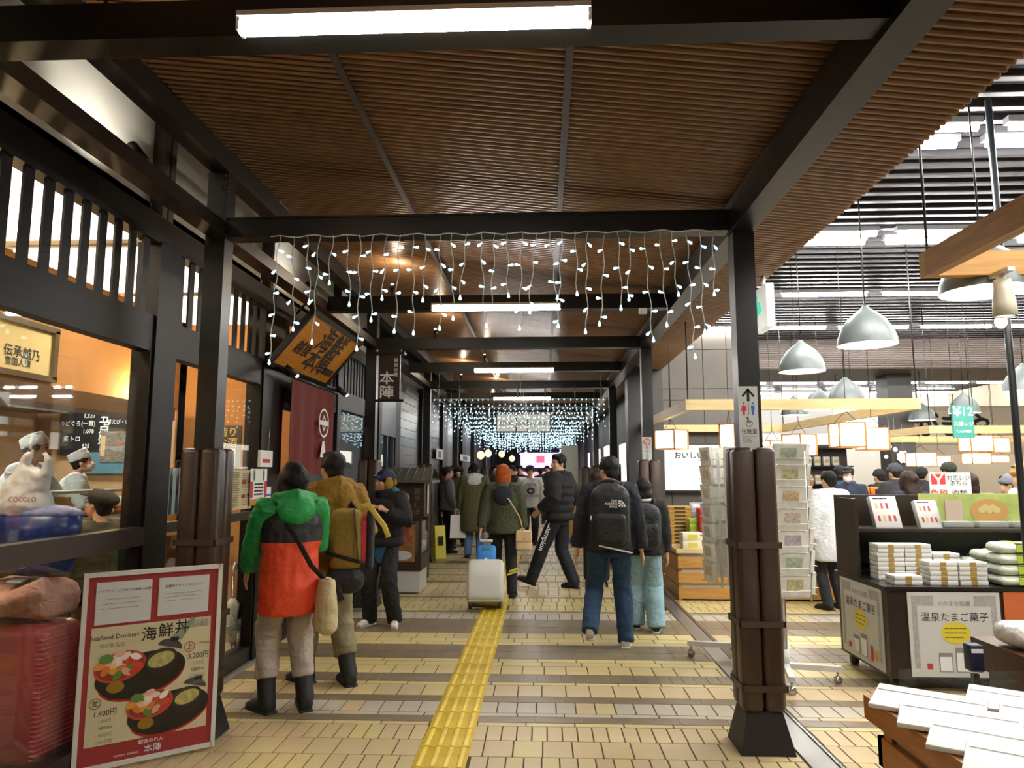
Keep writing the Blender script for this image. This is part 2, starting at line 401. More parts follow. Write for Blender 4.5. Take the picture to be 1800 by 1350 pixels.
# cross beams that carry the tubes, half way between the posts
LY = [-1.9, 2.36, 6.66, 10.85, 15.1, 19.3, 23.6, 27.8]
for i, yy in enumerate(LY):
    b = B(); b.bb((-2.06, yy - .06, 3.13), (1.19, yy + .06, 3.27)); struct(trimn(), b, BLK)
    t = thing('tube_light', f'{names(i) if i else "hidden"} white fluorescent tube mounted under a cross beam of the passage roof', 'tube light', (-.44, yy - .092, 3.15), group='tube lights along the passage')
    if i == 0: t['label'] = 'white fluorescent tube on the roof beam behind the viewer'
    b = B(); b.tube([(-.6, 0, -.012), (.6, 0, -.012)], .03, 8); mk('diffuser', b, TUBEM, t)
    b = B(); b.box((0, 0, .02), (1.22, .07, .02)); mk('tray', b, WHT, t)
    for s in (-1, 1): b = B(); b.box((s * .606, 0, -.01), (.012, .057, .05)); mk('end_cap', b, WHT, t)
# bolts plates on the left posts
for (yy, zz) in ((4.45, 3.47), (4.45, 3.17), (8.7, 3.47)):
    t = B()
    for u in (-.025, .025):
        for w in (-.04, 0, .04): t.ell((-2.055, yy - .09 + u, zz + w), (.008, .008, .008), 8, 5)
    struct(trimn(), t, M('bolt', '3b332c', .35, .6))
# ================================================================= SHOP CEILING
b = B(); b.bb((1.93, -4, 4.5), (14, 46, 4.55)); sc_ = struct('ceiling_shop', b, M('ceiling_void', '0b0a0d', .8))
SL = M('ceiling_slat_grey', '39373b', .45); b = B(); b.bb((1.95, -.028, 4.2), (13.5, .028, 4.26)); slm = b.mesh('slat', SL)
yy = 2.6
while yy < 14.0: put('slat', slm, sc_, (0, yy, 0)); yy += .2
yy = 16.4
while yy < 29: put('slat', slm, sc_, (0, yy, 0)); yy += .2
b = B(); b.bb((1.95, 14.2, 3.62), (13.5, 16.2, 4.3)); mk('bulkhead', b, M('bulkhead_brown', '4a3e36', .5), sc_)
b = B()
for k in range(16): b.bb((1.95, 14.17, 3.64 + k * .042), (13.5, 14.2, 3.662 + k * .042))
tag(mk('bulkhead_ribs', b, M('bulkhead_rib', '5a4a40', .5), sc_), kind='stuff')
tb = B(); tb.tube([(-.59, 0, -.02), (.59, 0, -.02)], .03, 6); tbm = tb.mesh('diffuser', STUBE)
tr = B(); tr.box((0, 0, .03), (1.24, .07, .05)); trm = tr.mesh('tray', M('tray_grey', '5b5a58', .5))
SY = [(.4, .7), (2.75, 3.05), (5.12, 5.4), (7.5, 7.78), (10.15,), (12.55,), (17.9,), (20.6,), (23.2,), (26.4,)]
for j, row in enumerate(SY):
    for ri, yy in enumerate(row):
        tk = 0; x = 2.0 + (.35 if j % 2 else 0) + (.62 if j > 1 else .9)
        while x < min(13, 2.5 + yy * .72 + 1.2):
            t = thing('shop_tube_light', f'white fluorescent tube, {ORD[tk]} from the passage in the {ORD[sum(len(q) for q in SY[:j]) + ri] if sum(len(q) for q in SY[:j]) + ri < 12 else "far" if j < 9 else "farthest"} row of the shop ceiling', 'tube light', (x, yy, 4.14), group='tube lights in rows on the shop ceiling')
            put('diffuser', tbm, t); put('tray', trm, t); x += 1.42; tk += 1
# ================================================================= RESTAURANT FRONT (passage side wall, X = -2.48)
XF = -2.48
wl = tag(put('wall_left', None, None), kind='structure')
def wpart(name, a, c, mat, par=None):
    b = B(); b.bb(a, c); return mk(name, b, mat, par or wl)
wpart('header_board', (XF - .09, -2, 2.36), (XF, 10.3, 2.595), DBR)
wpart('top_rail', (XF - .09, -2, 3.07), (XF + .01, 10.3, 3.247), DBR)
wpart('sill', (XF - .12, -2, 0), (XF, 6.62, .14), M('black_sill', '17130f', .4))
wpart('kerb', (XF, -2, 0), (XF + .06, 6.6, .02), M('kerb_grey', '8d8778', .6))
b = B(); b.box((0, 0, 0), (.014, .066, .475)); me = b.mesh('slat', DBR)
yy = .4
while yy < 10.2:
    if not (4.36 < yy < 4.63 or 6.14 < yy < 6.3): put('slat', me, wl, (XF - .02, yy, 2.8325))
    yy += .148
CREAM = M('cream_plaster', 'd8d2c2', .75, var=.05, vs=2)
for (y0, y1) in ((-2, 4.40), (4.56, 6.25), (6.4, 8.5), (8.62, 10.3)): wpart('plaster_panel', (XF - .16, y0, 3.247), (XF - .1, y1, 4.0), CREAM)
PIL = M('pilaster_grey_brown', '574b42', .45)
for yc in (4.44, 4.52, 6.32, 8.56): wpart('mullion', (XF - .12, yc - .03, 3.24), (XF - .02, yc + .03, 4.0), PIL)
for (y0, y1) in ((4.365, 4.63), (6.135, 6.62), (8.42, 8.56), (10.1, 10.3)):
    wpart('pilaster', (XF - .14, y0, 0), (XF + .015, y1, 3.08), DBR)
GP = GLASS('window_pane', (.97, .98, .97), 1.5, .9)
def window(n, y0, y1, rails):
    w = tag(put(f'window_{n}', None, None), kind='structure')
    for z in rails: wpart('rail', (XF - .06, y0, z[0]), (XF + (.02 if z[1] - z[0] > .1 else 0), y1, z[1]), M('rail_brown', '33251b', .45, var=.2, vs=3), w)
    zs = [.14] + [v for r in rails for v in r] + [2.36]
    for k in range(0, len(zs), 2):
        wpart('pane', (XF - .045, y0, zs[k]), (XF - .038, y1, zs[k + 1]), GP, w)
    for yy in (y0, y1): wpart('jamb', (XF - .06, yy - .02, .14), (XF, yy + .02, 2.36), DBR, w)
window(1, -1.5, 4.36, [(1.15, 1.262)])
window(2, 4.635, 6.13, [(1.2, 1.265)])
window(3, 8.57, 10.1, [(1.0, 1.08)])
wpart('door_head', (XF - .09, 6.62, 2.30), (XF, 8.42, 2.38), DBR)
# sliding door behind the curtain
d1 = tag(put('door_1', None, None), kind='structure')
for (y0, y1, x) in ((6.64, 7.55, XF - .06), (7.5, 8.42, XF - .1)):
    for (a, c) in (((x - .02, y0, .02), (x + .02, y0 + .07, 2.3)), ((x - .02, y1 - .07, .02), (x + .02, y1, 2.3)), ((x - .02, y0, .02), (x + .02, y1, .22)), ((x - .02, y0, 2.2), (x + .02, y1, 2.3)), ((x - .02, y0, 1.0), (x + .02, y1, 1.05))):
        wpart('stile', a, c, DBR, d1)
    wpart('pane', (x - .004, y0 + .07, .22), (x + .004, y1 - .07, 2.2), GP, d1)
# ----------------------------------------------------------------- rooms behind the glass
ORG = M('warm_orange_plaster', 'b57f45', .8, var=.06, vs=3); TAN = M('tan_wall', 'b89a73', .8, var=.06, vs=2)
b = B(); b.bb((-6.7, -2, 0), (-6.6, 9.1, 3.3)); struct('wall_kitchen_side', b, TAN)
b = B(); b.bb((-6.6, 9.0, 0), (-4.1, 9.1, 3.3)); struct('wall_kitchen_end', b, TAN)
b = B(); b.bb((-4.1, 7.8, 0), (XF - .16, 7.9, 3.3)); b.bb((-4.12, 7.8, 0), (-4.02, 9.0, 3.3)); struct('wall_dining_end', b, ORG)
b = B(); b.bb((-4.2, -2, 2.285), (-4.1, 7.8, 3.3)); struct('wall_over_counter', b, ORG)
b = B(); b.bb((-4.3, -2, 2.14), (-3.93, 7.42, 2.28)); struct('trim_soffit', b, M('soffit_brown', '6b5236', .5))
b = B(); b.bb((-6.7, -2, 3.3), (XF - .1, 9.1, 3.36)); struct('ceiling_restaurant', b, M('white_ceiling', 'd9d6cd', .8))
b = B(); b.bb((-6.7, -2.1, 0), (XF, -2, 4.0)); struct('wall_restaurant_rear', b, TAN)
def lamp(name, kind, loc, power, col=(1, .85, .65), size=.1, rot=(0, 0, 0), spot=None):
    l = bpy.data.lights.new(name, kind); l.energy = power; l.color = col
    if kind == 'AREA': l.size = size
    elif kind == 'SPOT': l.spot_size = spot or R(70); l.spot_blend = .6; l.shadow_soft_size = size
    else: l.shadow_soft_size = size
    o = put(name, l, None, loc, rot); return o
b = B(); b.bb((-6.6, 2, 0), (-4.45, 8.3, .2)); struct('floor_kitchen', b, M('kitchen_floor', '6f6a60', .6))
# cove lamps on the soffit that wash the orange wall
for (yc, e) in ((6.9, 34), (4.5, 34), (2.0, 20)):
    t = thing('cove_lamp', f'small warm cove lamp on the counter soffit, {"beside the dining end wall" if yc > 6 else "under the framed calligraphy" if yc > 4 else "out past the window edge"}', 'lamp', (-3.99, yc, 2.285))
    b = B(); b.box((0, 0, .015), (.05, .4, .03)); mk('housing', b, BLK, t)
    b = B(); b.box((0, 0, .033), (.035, .36, .006)); mk('lens', b, M('warm_lens', (1, .78, .45), .4, emit=4), t)
    lamp('cove_light', 'POINT', (-3.97, yc, 2.37), e, (1, .72, .38), .05)
for (xx, yy, e) in ((-5.4, 5.2, 90), (-5.4, 7.9, 70), (-3.3, 3.4, 26), (-3.3, 6.0, 30)):
    t = thing('ceiling_downlight', f'round white downlight in the restaurant ceiling {"over the kitchen" if xx < -5 else "over the counter seats"}, {"far one" if yy > 5.5 else "near one"}', 'downlight', (xx, yy, 3.3))
    b = B(); b.lathe([(.0, -.004), (.075, -.004), (.075, -.012), (.1, -.012), (.1, 0)], 20); mk('ring', b, [WHT], t)
    b = B(); b.lathe([(0, -.014), (.07, -.014), (.07, -.004)], 16); mk('lens', b, M('downlight_lens', (1, .9, .75), .4, emit=8), t)
    lamp('downlight', 'AREA', (xx, yy, 3.25), e, (1, .93, .83) if xx < -5 else (1, .85, .65), .5)
# glowing ceiling panels just behind the slatted band
for k in range(5):
    t = thing('ceiling_light_panel', f'white glowing ceiling panel behind the slatted band, {["first", "second", "third", "fourth", "fifth"][k]} from the viewer', 'light panel', (-3.42, 1.2 + k * 1.5, 3.27))
    b = B(); b.box((0, 0, 0), (1.2, 1.25, .02)); mk('diffuser', b, M('panel_glow', (1, .97, .9), .5, emit=1.5), t)
    b = B(); b.box((0, 0, .016), (1.24, 1.3, .012)); mk('tray', b, WHT, t)
# ceiling spots washing the cream plaster and slats
for k, (xx, yy, zz, tx, tz, e) in enumerate(((-2.28, 3.75, 3.42, -2.55, 3.72, 14.), (-2.28, 6.75, 3.42, -2.55, 3.66, 9.), (-2.28, 9.0, 3.42, -2.55, 3.7, 4.))):
    t = thing('wall_spotlight', f'small black spotlight aimed at the cream plaster band, {["nearest", "second", "third"][k]} along the restaurant front', 'spotlight', (xx, yy, 3.25))
    b = B(); b.tube([(0, 0, -.03), (0, 0, .11)], .012); mk('stem', b, BLK, t)
    b = B(); b.tube([(.03, 0, .09), (-.05, 0, .19)], .035, 12); mk('head', b, BLK, t)
    lamp('wall_spot', 'SPOT', (xx - .02, yy, 3.45), e * 2, (1, .96, .9), .03, (R(125), 0, R(90)), R(120))
# ----------------------------------------------------------------- framed calligraphy
pf = P(92, 625, X=-4.09); pb = P(88, 668, X=-4.09).z; pt = P(92, 582, X=-4.09).z
t = thing('framed_calligraphy', 'wide framed calligraphy on the orange wall above the counter soffit', 'picture', (-4.085, pf.y - .85, (pt + pb) / 2), R(90))
hw, hh = .85, (pt - pb) / 2
b = B(); b.box((0, .004, 0), (2 * hw, .01, 2 * hh)); mk('paper', b, M('aged_paper', 'd8c489', .7, var=.08, vs=2), t)
b = B()
for (c, d) in (((0, -.012, hh), (2 * hw + .06, .04, .045)), ((0, -.012, -hh), (2 * hw + .06, .04, .045)), ((hw, -.012, 0), (.045, .04, 2 * hh)), ((-hw, -.012, 0), (.045, .04, 2 * hh))): b.box(c, d)
mk('frame', b, M('frame_olive_brown', '55492f', .4), t)
text('lettering', '伝承越乃', .1, INK, t, (.5, -.004, -.04), bold=.02); text('lettering', '雪国人情', .07, INK, t, (.46, -.004, -.12), bold=.01)
# ----------------------------------------------------------------- chalkboard menu on the kitchen end wall
c0 = P(112, 712, Y=8.97); c1 = P(236, 795, Y=8.97)
t = thing('chalkboard_menu', 'black chalkboard menu with white handwritten dishes and prices on the kitchen wall', 'menu board', ((c0.x + c1.x) / 2, 8.96, (c0.z + c1.z) / 2))
w2, h2 = (c1.x - c0.x) / 2, (c0.z - c1.z) / 2 + .03
b = B(); b.box((0, 0, 0), (2 * w2, .03, 2 * h2)); mk('board', b, M('chalkboard', '14161a', .6), t)
b = B(); b.box((-w2, -.005, 0), (.025, .05, 2 * h2)); b.box((w2, -.005, 0), (.025, .05, 2 * h2)); mk('edge', b, M('board_edge_red', '5a2418', .5), t)
CH_ = M('chalk', 'e6f2ee', .8)
for (s, x, z, q) in (('トロタク巻', -.28, .26, .085), ('1,320', -.12, .16, .075), ('のどぐろ(一貫)', -.27, .06, .08), ('1,078', -.12, -.04, .075), ('炙トロ', -.33, -.14, .085), ('935', -.14, -.23, .075), ('サーモン', .3, .27, .06), ('935', .42, .19, .075), ('甘えび・いか', .3, .08, .065)):
    text('lettering', s, q, CH_, t, (x, -.017, z), sx=.9, bold=.012)
for k, s in enumerate('陣五点盛り'): text('lettering', s, .15, CH_, t, (.09, -.017, .26 - k * .135), bold=.03)
# photo sheet clipped on the board
c0 = P(176, 758, Y=8.9); c1 = P(230, 812, Y=8.9)
t = thing('dish_photo_sheet', 'grey dish photo sheet with an orange garnish hung over the chalkboard corner', 'poster', ((c0.x + c1.x) / 2, 8.92, (c0.z + c1.z) / 2))
w2, h2 = (c1.x - c0.x) / 2, (c0.z - c1.z) / 2
b = B(); b.box((0, 0, 0), (2 * w2, .006, 2 * h2)); mk('sheet', b, M('photo_grey', '77756c', .4, var=.5, vs=14, stretch=(1, 1, 3)), t)
b = B(); b.add([(.02 + (.045 if k % 2 else .02) * cos(k * pi / 5), -.005, .04 + (.045 if k % 2 else .02) * sin(k * pi / 5)) for k in range(10)], [tuple(range(10))]); mk('garnish_print', b, M('garnish_orange', 'b5653a', .6), t)
b = B(); rect(b, -w2 + .01, -w2 + .07, -.12, .14, -.005); mk('price_slip', b, M('slip_beige', 'c8b084', .7), t)
# kitchen: stainless hatch, shelf, extractor box, counter and glass case
c0 = P(148, 795, Y=8.95); c1 = P(236, 832, Y=8.95)
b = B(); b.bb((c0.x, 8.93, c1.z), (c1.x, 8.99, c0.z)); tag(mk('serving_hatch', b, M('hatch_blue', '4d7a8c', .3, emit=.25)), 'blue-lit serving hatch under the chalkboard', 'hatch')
STEEL = M('stainless', '9da19c', .3, .8, var=.1, vs=4)
b = B(); b.bb((-6.4, 8.35, .88), (-4.15, 8.9, .94)); b.bb((-6.4, 8.4, 0), (-4.15, 8.9, .86)); tag(mk('kitchen_worktop', b, STEEL), 'stainless kitchen worktop along the end wall', 'worktop')
box_ = P(195, 822, Y=8.5); t = thing('dish_rack', 'pale green plastic tub on the kitchen worktop', 'tub', (box_.x, 8.6, .94))
b = B(); b.rbox((0, 0, .3), (.5, .3, .12), .03); b.box((0, 0, .12), (.46, .26, .24)); mk('tub', b, M('tub_green', 'a9bba4', .5), t)
c0 = P(8, 726, X=-6.2); t = thing('extractor_box', 'dark grey extractor box hung in the kitchen corner', 'extractor', (-6.25, c0.y, 2.35))
b = B(); b.box((0, .3, .12), (.5, 1.0, .28)); mk('housing', b, M('extractor_grey', '4b473f', .5), t)
t = thing('sushi_counter', 'pale wooden sushi counter with raised glass case along the kitchen', 'counter', (-4.1, 0, 0))
WD = WOODM('counter_wood', 'a87a41', 'c49a5c', 3, .4, 1)
b = B(); b.bb((-.25, 1.5, .98), (.45, 7.75, 1.03)); mk('worktop', b, WD, t)
b = B(); b.bb((-.2, 1.5, 0), (.15, 7.75, .98)); mk('front_panel', b, WOODM('counter_panel', '6e4a22', '8a602e', 3, .5, 1), t)
b = B(); b.bb((-.22, 1.5, 1.03), (.08, 7.75, 1.16)); mk('upstand', b, WD, t)
t2 = thing('glass_food_case', 'refrigerated glass case with sliced fish on the sushi counter', 'display case', (-4.17, 6.75, 1.16))
b = B(); b.rbox((0, 0, .02), (.32, 1.7, .04), .01); mk('base', b, STEEL, t2)
b = B(); b.rbox((0, 0, .15), (.3, 1.66, .2), .03); mk('glass_cover', b, GLASS('case_glass', (.93, .97, .96), 1.4), t2)
b = B(); b.box((0, 0, .265), (.3, 1.7, .02)); mk('top_rail', b, STEEL, t2)
for k, h in enumerate(('e8c9a0', 'd97b4a', 'f0e6d4', 'c85a3c', '9fae5a', 'efe0c0')):
    b = B(); b.rbox((0, -.68 + k * .26, .075), (.2, .2, .06), .025); mk('sliced_fish', b, M('fish_' + h, h, .4, var=.2, vs=30), t2)
for (px, py, yc) in ((112, 838, 6.1), (240, 845, 7.2)):
    q = P(px, py, Y=yc); t = thing('price_stand', f'cream paper price stand on the counter {"beside the chefs" if px < 200 else "by the glass case end"}', 'sign', (q.x, yc, 1.16 if px < 200 else 1.16))
    b = B(); b.box((0, 0, .11), (.14, .02, .22)); mk('card', b, M('card_cream', 'd8bf86', .6), t)
    b = B(); b.box((0, .04, .01), (.12, .1, .02)); mk('foot', b, BLK, t)
q = P(237, 765, Y=7.3)
t = thing('pendant_lamp', 'slim black pendant lamp hanging from the soffit beside the chalkboard', 'lamp', (q.x, 7.3, 2.14))
b = B(); b.tube([(0, 0, 0), (0, 0, -.3)], .006); mk('cord', b, BLK, t)
b = B(); b.lathe([(.012, -.26), (.02, -.3), (.045, -.34), (.04, -.345)], 14); mk('shade', b, BLK, t)
b = B(); b.ell((0, 0, -.345), (.03, .03, .025)); mk('bulb', b, M('warm_bulb', (1, .85, .6), .4, emit=8), t)
# sake poster on the dining end wall
c0 = P(342, 748, Y=7.78); c1 = P(421, 823, Y=7.78)
t = thing('sake_poster', 'black sake poster with gold lettering and bottle labels on the orange wall', 'poster', ((c0.x + c1.x) / 2, 7.79, (c0.z + c1.z) / 2))
w2, h2 = (c1.x - c0.x) / 2, (c0.z - c1.z) / 2
b = B(); b.box((0, 0, 0), (2 * w2, .012, 2 * h2)); mk('sheet', b, M('poster_black', '2b2620', .5), t)
GOLD = M('gold_print', 'd8bc6a', .5)
text('lettering', '心の造り', .115, GOLD, t, (.0, -.009, h2 - .08), bold=.02); text('lettering', '旨いお酒', .115, GOLD, t, (.0, -.009, h2 - .2), bold=.02)
b = B()
for k in range(5): rect(b, -w2 + .03 + k * .095, -w2 + .1 + k * .095, -h2 + .03, -h2 + .22 - (k % 2) * .04, -.009)
mk('bottle_labels', b, M('label_cream', 'cbb98c', .6), t)
# papers stuck to the window, seen from the passage (facing +X)
def wallsheet(name, label, px0, py0, px1, py1, X, cat='notice', mat=PAPER, dz=0):
    a = P(px0, py0, X=X); c = P(px1, py1, X=X)
    t = thing(name, label, cat, (X, (a.y + c.y) / 2, (a.z + c.z) / 2 + dz), R(90)); hw, hh = abs(c.y - a.y) / 2, abs(a.z - c.z) / 2
    b = B(); b.box((0, 0, 0), (2 * hw, .004, 2 * hh)); mk('sheet', b, mat, t)
    return t, hw, hh
t, hw, hh = wallsheet('sake_bottle_list', 'pale blue sheet of eight sake bottles taped inside the window', 284, 823, 325, 902, XF - .05, mat=M('sheet_blue', 'b9c8c9', .6))
for r_ in range(2):
    for k in range(4):
        b = B(); x = -hw + hw * 2 * (k + .5) / 4; z = (.42 if r_ == 0 else -.4) * hh; q = .018
        b.add([(x - q, -.004, z - .09), (x + q, -.004, z - .09), (x + q, -.004, z + .03), (x + q * .4, -.004, z + .06), (x + q * .4, -.004, z + .1), (x - q * .4, -.004, z + .1), (x - q * .4, -.004, z + .06), (x - q, -.004, z + .03)], [tuple(range(8))])
        mk('bottle_print', b, M('bottle_' + str((r_ * 4 + k) % 5), ('3a4a4c', '2b3a30', '5c2a26', 'a9b06a', '222a33')[(r_ * 4 + k) % 5], .5), t)
t, hw, hh = wallsheet('cream_food_menu', 'cream paper menu with small dish photos on the window beside the padded post', 403, 826, 441, 893, XF + .004, mat=M('menu_cream', 'cdbf97', .7))
b = B(); lines(b, -hw * .9, -hw * .1, -hh * .9, hh * .9, 22, .4, 0, -.004, seed=4); lines(b, hw * .1, hw * .9, -hh * .8, hh * .85, 16, .3, 0, -.004, seed=6); mk('print', b, M('menu_ink', '4b4336', .7), t)
b = B()
for (x, z) in ((.25, .38), (.7, .36), (.22, -.35), (.7, -.3)): rect(b, hw * (x - .16), hw * (x + .16), hh * (z - .09), hh * (z + .09), -.005)
mk('dish_photos', b, M('dish_photo_red', '7a3020', .5, var=.5, vs=40), t)
t, hw, hh = wallsheet('red_white_menu', 'red and white fan-topped drinks notice on the restaurant pilaster', 441, 824, 467, 886, XF + .02)
b = B(); rect(b, -hw, -hw * .7, -hh * .6, hh * .3, -.004); rect(b, hw * .7, hw, -hh * .6, hh * .3, -.004); mk('red_bands', b, REDI, t)
b = B(); rect(b, -hw, hw, -hh, -hh * .65, -.004); mk('gold_band', b, M('band_gold', 'b88a3a', .6), t)
b = B(); lines(b, -hw * .55, hw * .55, -hh * .5, hh * .25, 4, .5, 0, -.004, .05, 3, 3); mk('print', b, INK, t)
b = B(); disc(b, -hw * .6, hh * .65, .02, .05, -.004); disc(b, hw * .55, hh * .65, .02, .05, -.004); mk('bottle_print', b, M('bottle_teal', '3d6a62', .5), t)
t, hw, hh = wallsheet('blue_band_slip', 'narrow pale slip with a blue band beside the drinks notice', 467, 856, 475, 884, XF + .02)
b = B(); rect(b, -hw, hw, -hh * .15, hh * .15, -.004); mk('blue_band', b, M('ink_blue', '3c6fb0', .6), t)
t, hw, hh = wallsheet('electric_notice_box', 'small white box with a red stripe and thin aerial on the pilaster', 454, 791, 474, 821, XF + .02, 'notice box')
b = B(); b.box((0, -.012, 0), (2 * hw, .024, 2 * hh)); mk('casing', b, PAPER, t)
b = B(); rect(b, -hw * .7, hw * .5, -hh * .5, -hh * .05, -.026); mk('red_stripe', b, REDI, t)
b = B(); b.tube([(hw * .5, -.01, hh), (hw * .5, -.01, hh + .22)], .004); mk('aerial', b, CHROME, t)
t, hw, hh = wallsheet('red_sticker', 'small red sticker with white letters on the lower window rail', 455, 902, 468, 916, XF + .022, mat=REDI)
b = B(); lines(b, -hw * .7, hw * .8, -hh * .6, hh * .7, 2, .5, 0, -.004, .1, 2, 3); mk('print', b, PAPER, t)
# ----------------------------------------------------------------- signboard leaning over the door
t = thing('orange_signboard', 'orange wooden signboard with black carved brush lettering leaning out over the restaurant door', 'signboard', (-2.235, 6.98, 2.795), rot=(R(40), 0, R(90)))
bw, bh = .79, .285
b = B(); b.box((0, .012, 0), (2 * bw, .024, 2 * bh)); mk('board', b, WOODM('sign_orange', 'c9820f', 'dd9417', 2, .45, 0), t)
b = B()
for (c, d) in (((0, .01, bh + .02), (2 * bw + .08, .06, .045)), ((0, .01, -bh - .02), (2 * bw + .08, .06, .045)), ((bw + .02, .01, 0), (.04, .05, 2 * bh)), ((-bw - .02, .01, 0), (.04, .05, 2 * bh))): b.box(c, d)
mk('frame', b, BLK, t)
text('lettering', '海鮮', .30, INK, t, (.12, -.004, .11), bold=.025, sx=1.25); text('lettering', '越後', .16, INK, t, (-.42, -.004, -.06), bold=.03, sx=1.2)
text('lettering', '本陣', .27, INK, t, (.12, -.004, -.13), bold=.025, sx=1.25); b = B(); b.box((.57, -.008, -.16), (.26, .012, .075)); mk('dash', b, INK, t)
for (x, z) in ((-.6, .0), (.6, .0)):
    b = B(); b.tube([(x, .03, bh), (x, .25, bh + .02)], .012); b.tube([(x, .2, bh - .12), (x, .2, bh + .14)], .012); mk('bracket', b, BLK, t)
# spotlights under the signboard
for k, (yc) in enumerate((6.3, 7.95)):
    t = thing('sign_lamp', f'small black swivel lamp at the {"near" if k == 0 else "far"} end of the curtain rail', 'spotlight', (-2.33, yc, 2.52))
    b = B(); b.tube([(-.13, 0, .02), (0, 0, 0)], .014); mk('arm', b, BLK, t)
    b = B(); b.tube([(0, -.03, .02), (.09, .02, -.05)], .034, 12); mk('head', b, BLK, t)
    b = B(); b.ell((.093, .022, -.053), (.02, .02, .02)); mk('lens', b, M('lens_warm_small', (1, .9, .7), .4, emit=3), t)
# maroon curtain
t = thing('noren_curtain', 'maroon fabric door curtain with white crest over the restaurant entrance', 'curtain', (-2.36, 7.24, 2.47), R(90))
MAR = M('maroon_cloth', '6e2b28', .85, bump=.2, bs=60)
for s in range(3):
    x0 = -.69 + s * .46; b = B(); n, m = 12, 8; vs = []
    for side in (0, 1):
        for i in range(n + 1):
            for j in range(m + 1):
                u = i / n; v = j / m; vs.append((x0 + .004 + u * .452, .018 * sin(u * 9 + s * 2) * (.2 + v) + side * .006, -v * .9))
    fs = []
    for side in (0, 1):
        o = side * (n + 1) * (m + 1)
        for i in range(n):
            for j in range(m):
                q = (o + i * (m + 1) + j, o + i * (m + 1) + j + 1, o + (i + 1) * (m + 1) + j + 1, o + (i + 1) * (m + 1) + j)
                fs.append(q if side == 0 else q[::-1])
    b.add(vs, fs, 0, True); mk('curtain_panel', b, MAR, t)
b = B(); b.tube([(-.78, .0, .02), (.78, .0, .02)], .016, 10); mk('rod', b, BLK, t)
b = B(); ringp(b, .2, -.36, .17, .145, -.04, 0, 30, .9); rect(b, .06, .34, -.385, -.335, -.04); mk('crest', b, PAPER, t)
b = B(); ringp(b, .2, -.36, .09, .06, -.041, 0, 4, 1); b.add([(.1, -.04, -.72), (.17, -.04, -.55), (.2, -.04, -.55), (.2, -.04, -.72)], [(0, 1, 2, 3)]); b.add([(.3, -.04, -.72), (.23, -.04, -.55), (.2, -.04, -.55), (.2, -.04, -.72)], [(0, 1, 2, 3)]); mk('emblem', b, PAPER, t)
# hanging board with the restaurant's name by the second post
t = thing('name_board', 'narrow dark brown hanging board with white brush characters by the second post', 'signboard', (-1.885, 8.62, 2.46))
b = B(); b.box((0, 0, .29), (.26, .05, .56)); mk('board', b, M('board_darkbrown', '2c1913', .45), t)
b = B(); b.box((0, 0, .005), (.36, .08, .025)); mk('base_rail', b, DBR, t)
b = B(); b.box((0, 0, .59), (.38, .12, .03)); b.box((0, 0, .62), (.28, .08, .04)); mk('cap', b, BLK, t)
text('lettering', '本', .17, PAPER, t, (-.03, -.028, .27), bold=.03, sx=1.1); text('lettering', '陣', .17, PAPER, t, (-.03, -.028, .1), bold=.03, sx=1.1)
for k, c in enumerate('越後の蔵'): text('lettering', c, .055, PAPER, t, (.08, -.028, .5 - k * .06), bold=.02)
c0 = P(670, 712, X=-2.42); c1 = P(692, 745, X=-2.42)
t, hw, hh = wallsheet('beige_menu_card', 'beige card with black brush print under the hanging name board', 670, 712, 692, 745, -2.42, 'sign', M('card_beige', 'c99a5e', .6))
for k, s in enumerate(('海鮮丼', '握り')): text('lettering', s, .24, INK, t, (0, -.005, hh * (.45 - k * .9)), bold=.04)
# ----------------------------------------------------------------- side wall further along
PLK = WOODM('dark_plank', '2c2f33', '3f4245', 2, .35, 1)
wl2 = tag(put('wall_left_far', None, None), kind='structure')
b = B(); b.bb((-2.62, 10.3, 0), (-2.5, 34, 4.0)); mk('backing', b, M('dark_backing', '191a1d', .6), wl2)
for y0 in (11.9, 14.6, 17.9, 22.2):
    for k in range(18):
        b = B(); b.box((0, 0, 0), (.03 + (k % 3) * .004, 2.3 if y0 > 14 else 2.0, .152)); put('plank', b.mesh('plank', PLK), wl2, (-2.48, y0 + 1.1, .4 + k * .157))
for (y0, y1) in ((10.32, 10.5), (11.5, 11.9), (14.05, 14.55), (17.0, 17.85), (21.2, 22.1), (24.6, 25.6)):
    wpart('wall_post', (-2.5, y0, 0), (-2.4, y1, 3.25), DBR, wl2)
# bluish sliding door beside the name board
d2 = tag(put('door_2', None, None), kind='structure')
BLU = M('door_slate', '3a4650', .4)
wpart('door_head', (-2.5, 10.5, 2.15), (-2.4, 11.5, 2.9), BLU, d2)
for yy in (10.52, 11.0, 11.46): wpart('stile', (-2.48, yy - .03, 0), (-2.42, yy + .03, 2.15), BLU, d2)
wpart('pane', (-2.46, 10.55, .1), (-2.45, 11.45, 2.15), GP, d2)
# posters and lit windows further down
for (lab, px0, py0, px1, py1, m_) in (('blue and white portrait poster on the dark plank wall', 767, 788, 779, 808, PAPER), ('pair of pale notices beside a far doorway', 809, 798, 827, 812, PAPER)):
    a = P(px0, py0, X=-2.39); t, hw, hh = wallsheet('poster', lab, px0, py0, px1, py1, -2.39, 'poster', m_)
    b = B(); rect(b, -hw * .5, hw * .3, -hh * .7, hh * .5, -.004); mk('print', b, M('print_blue', '4d84ad', .6), t)
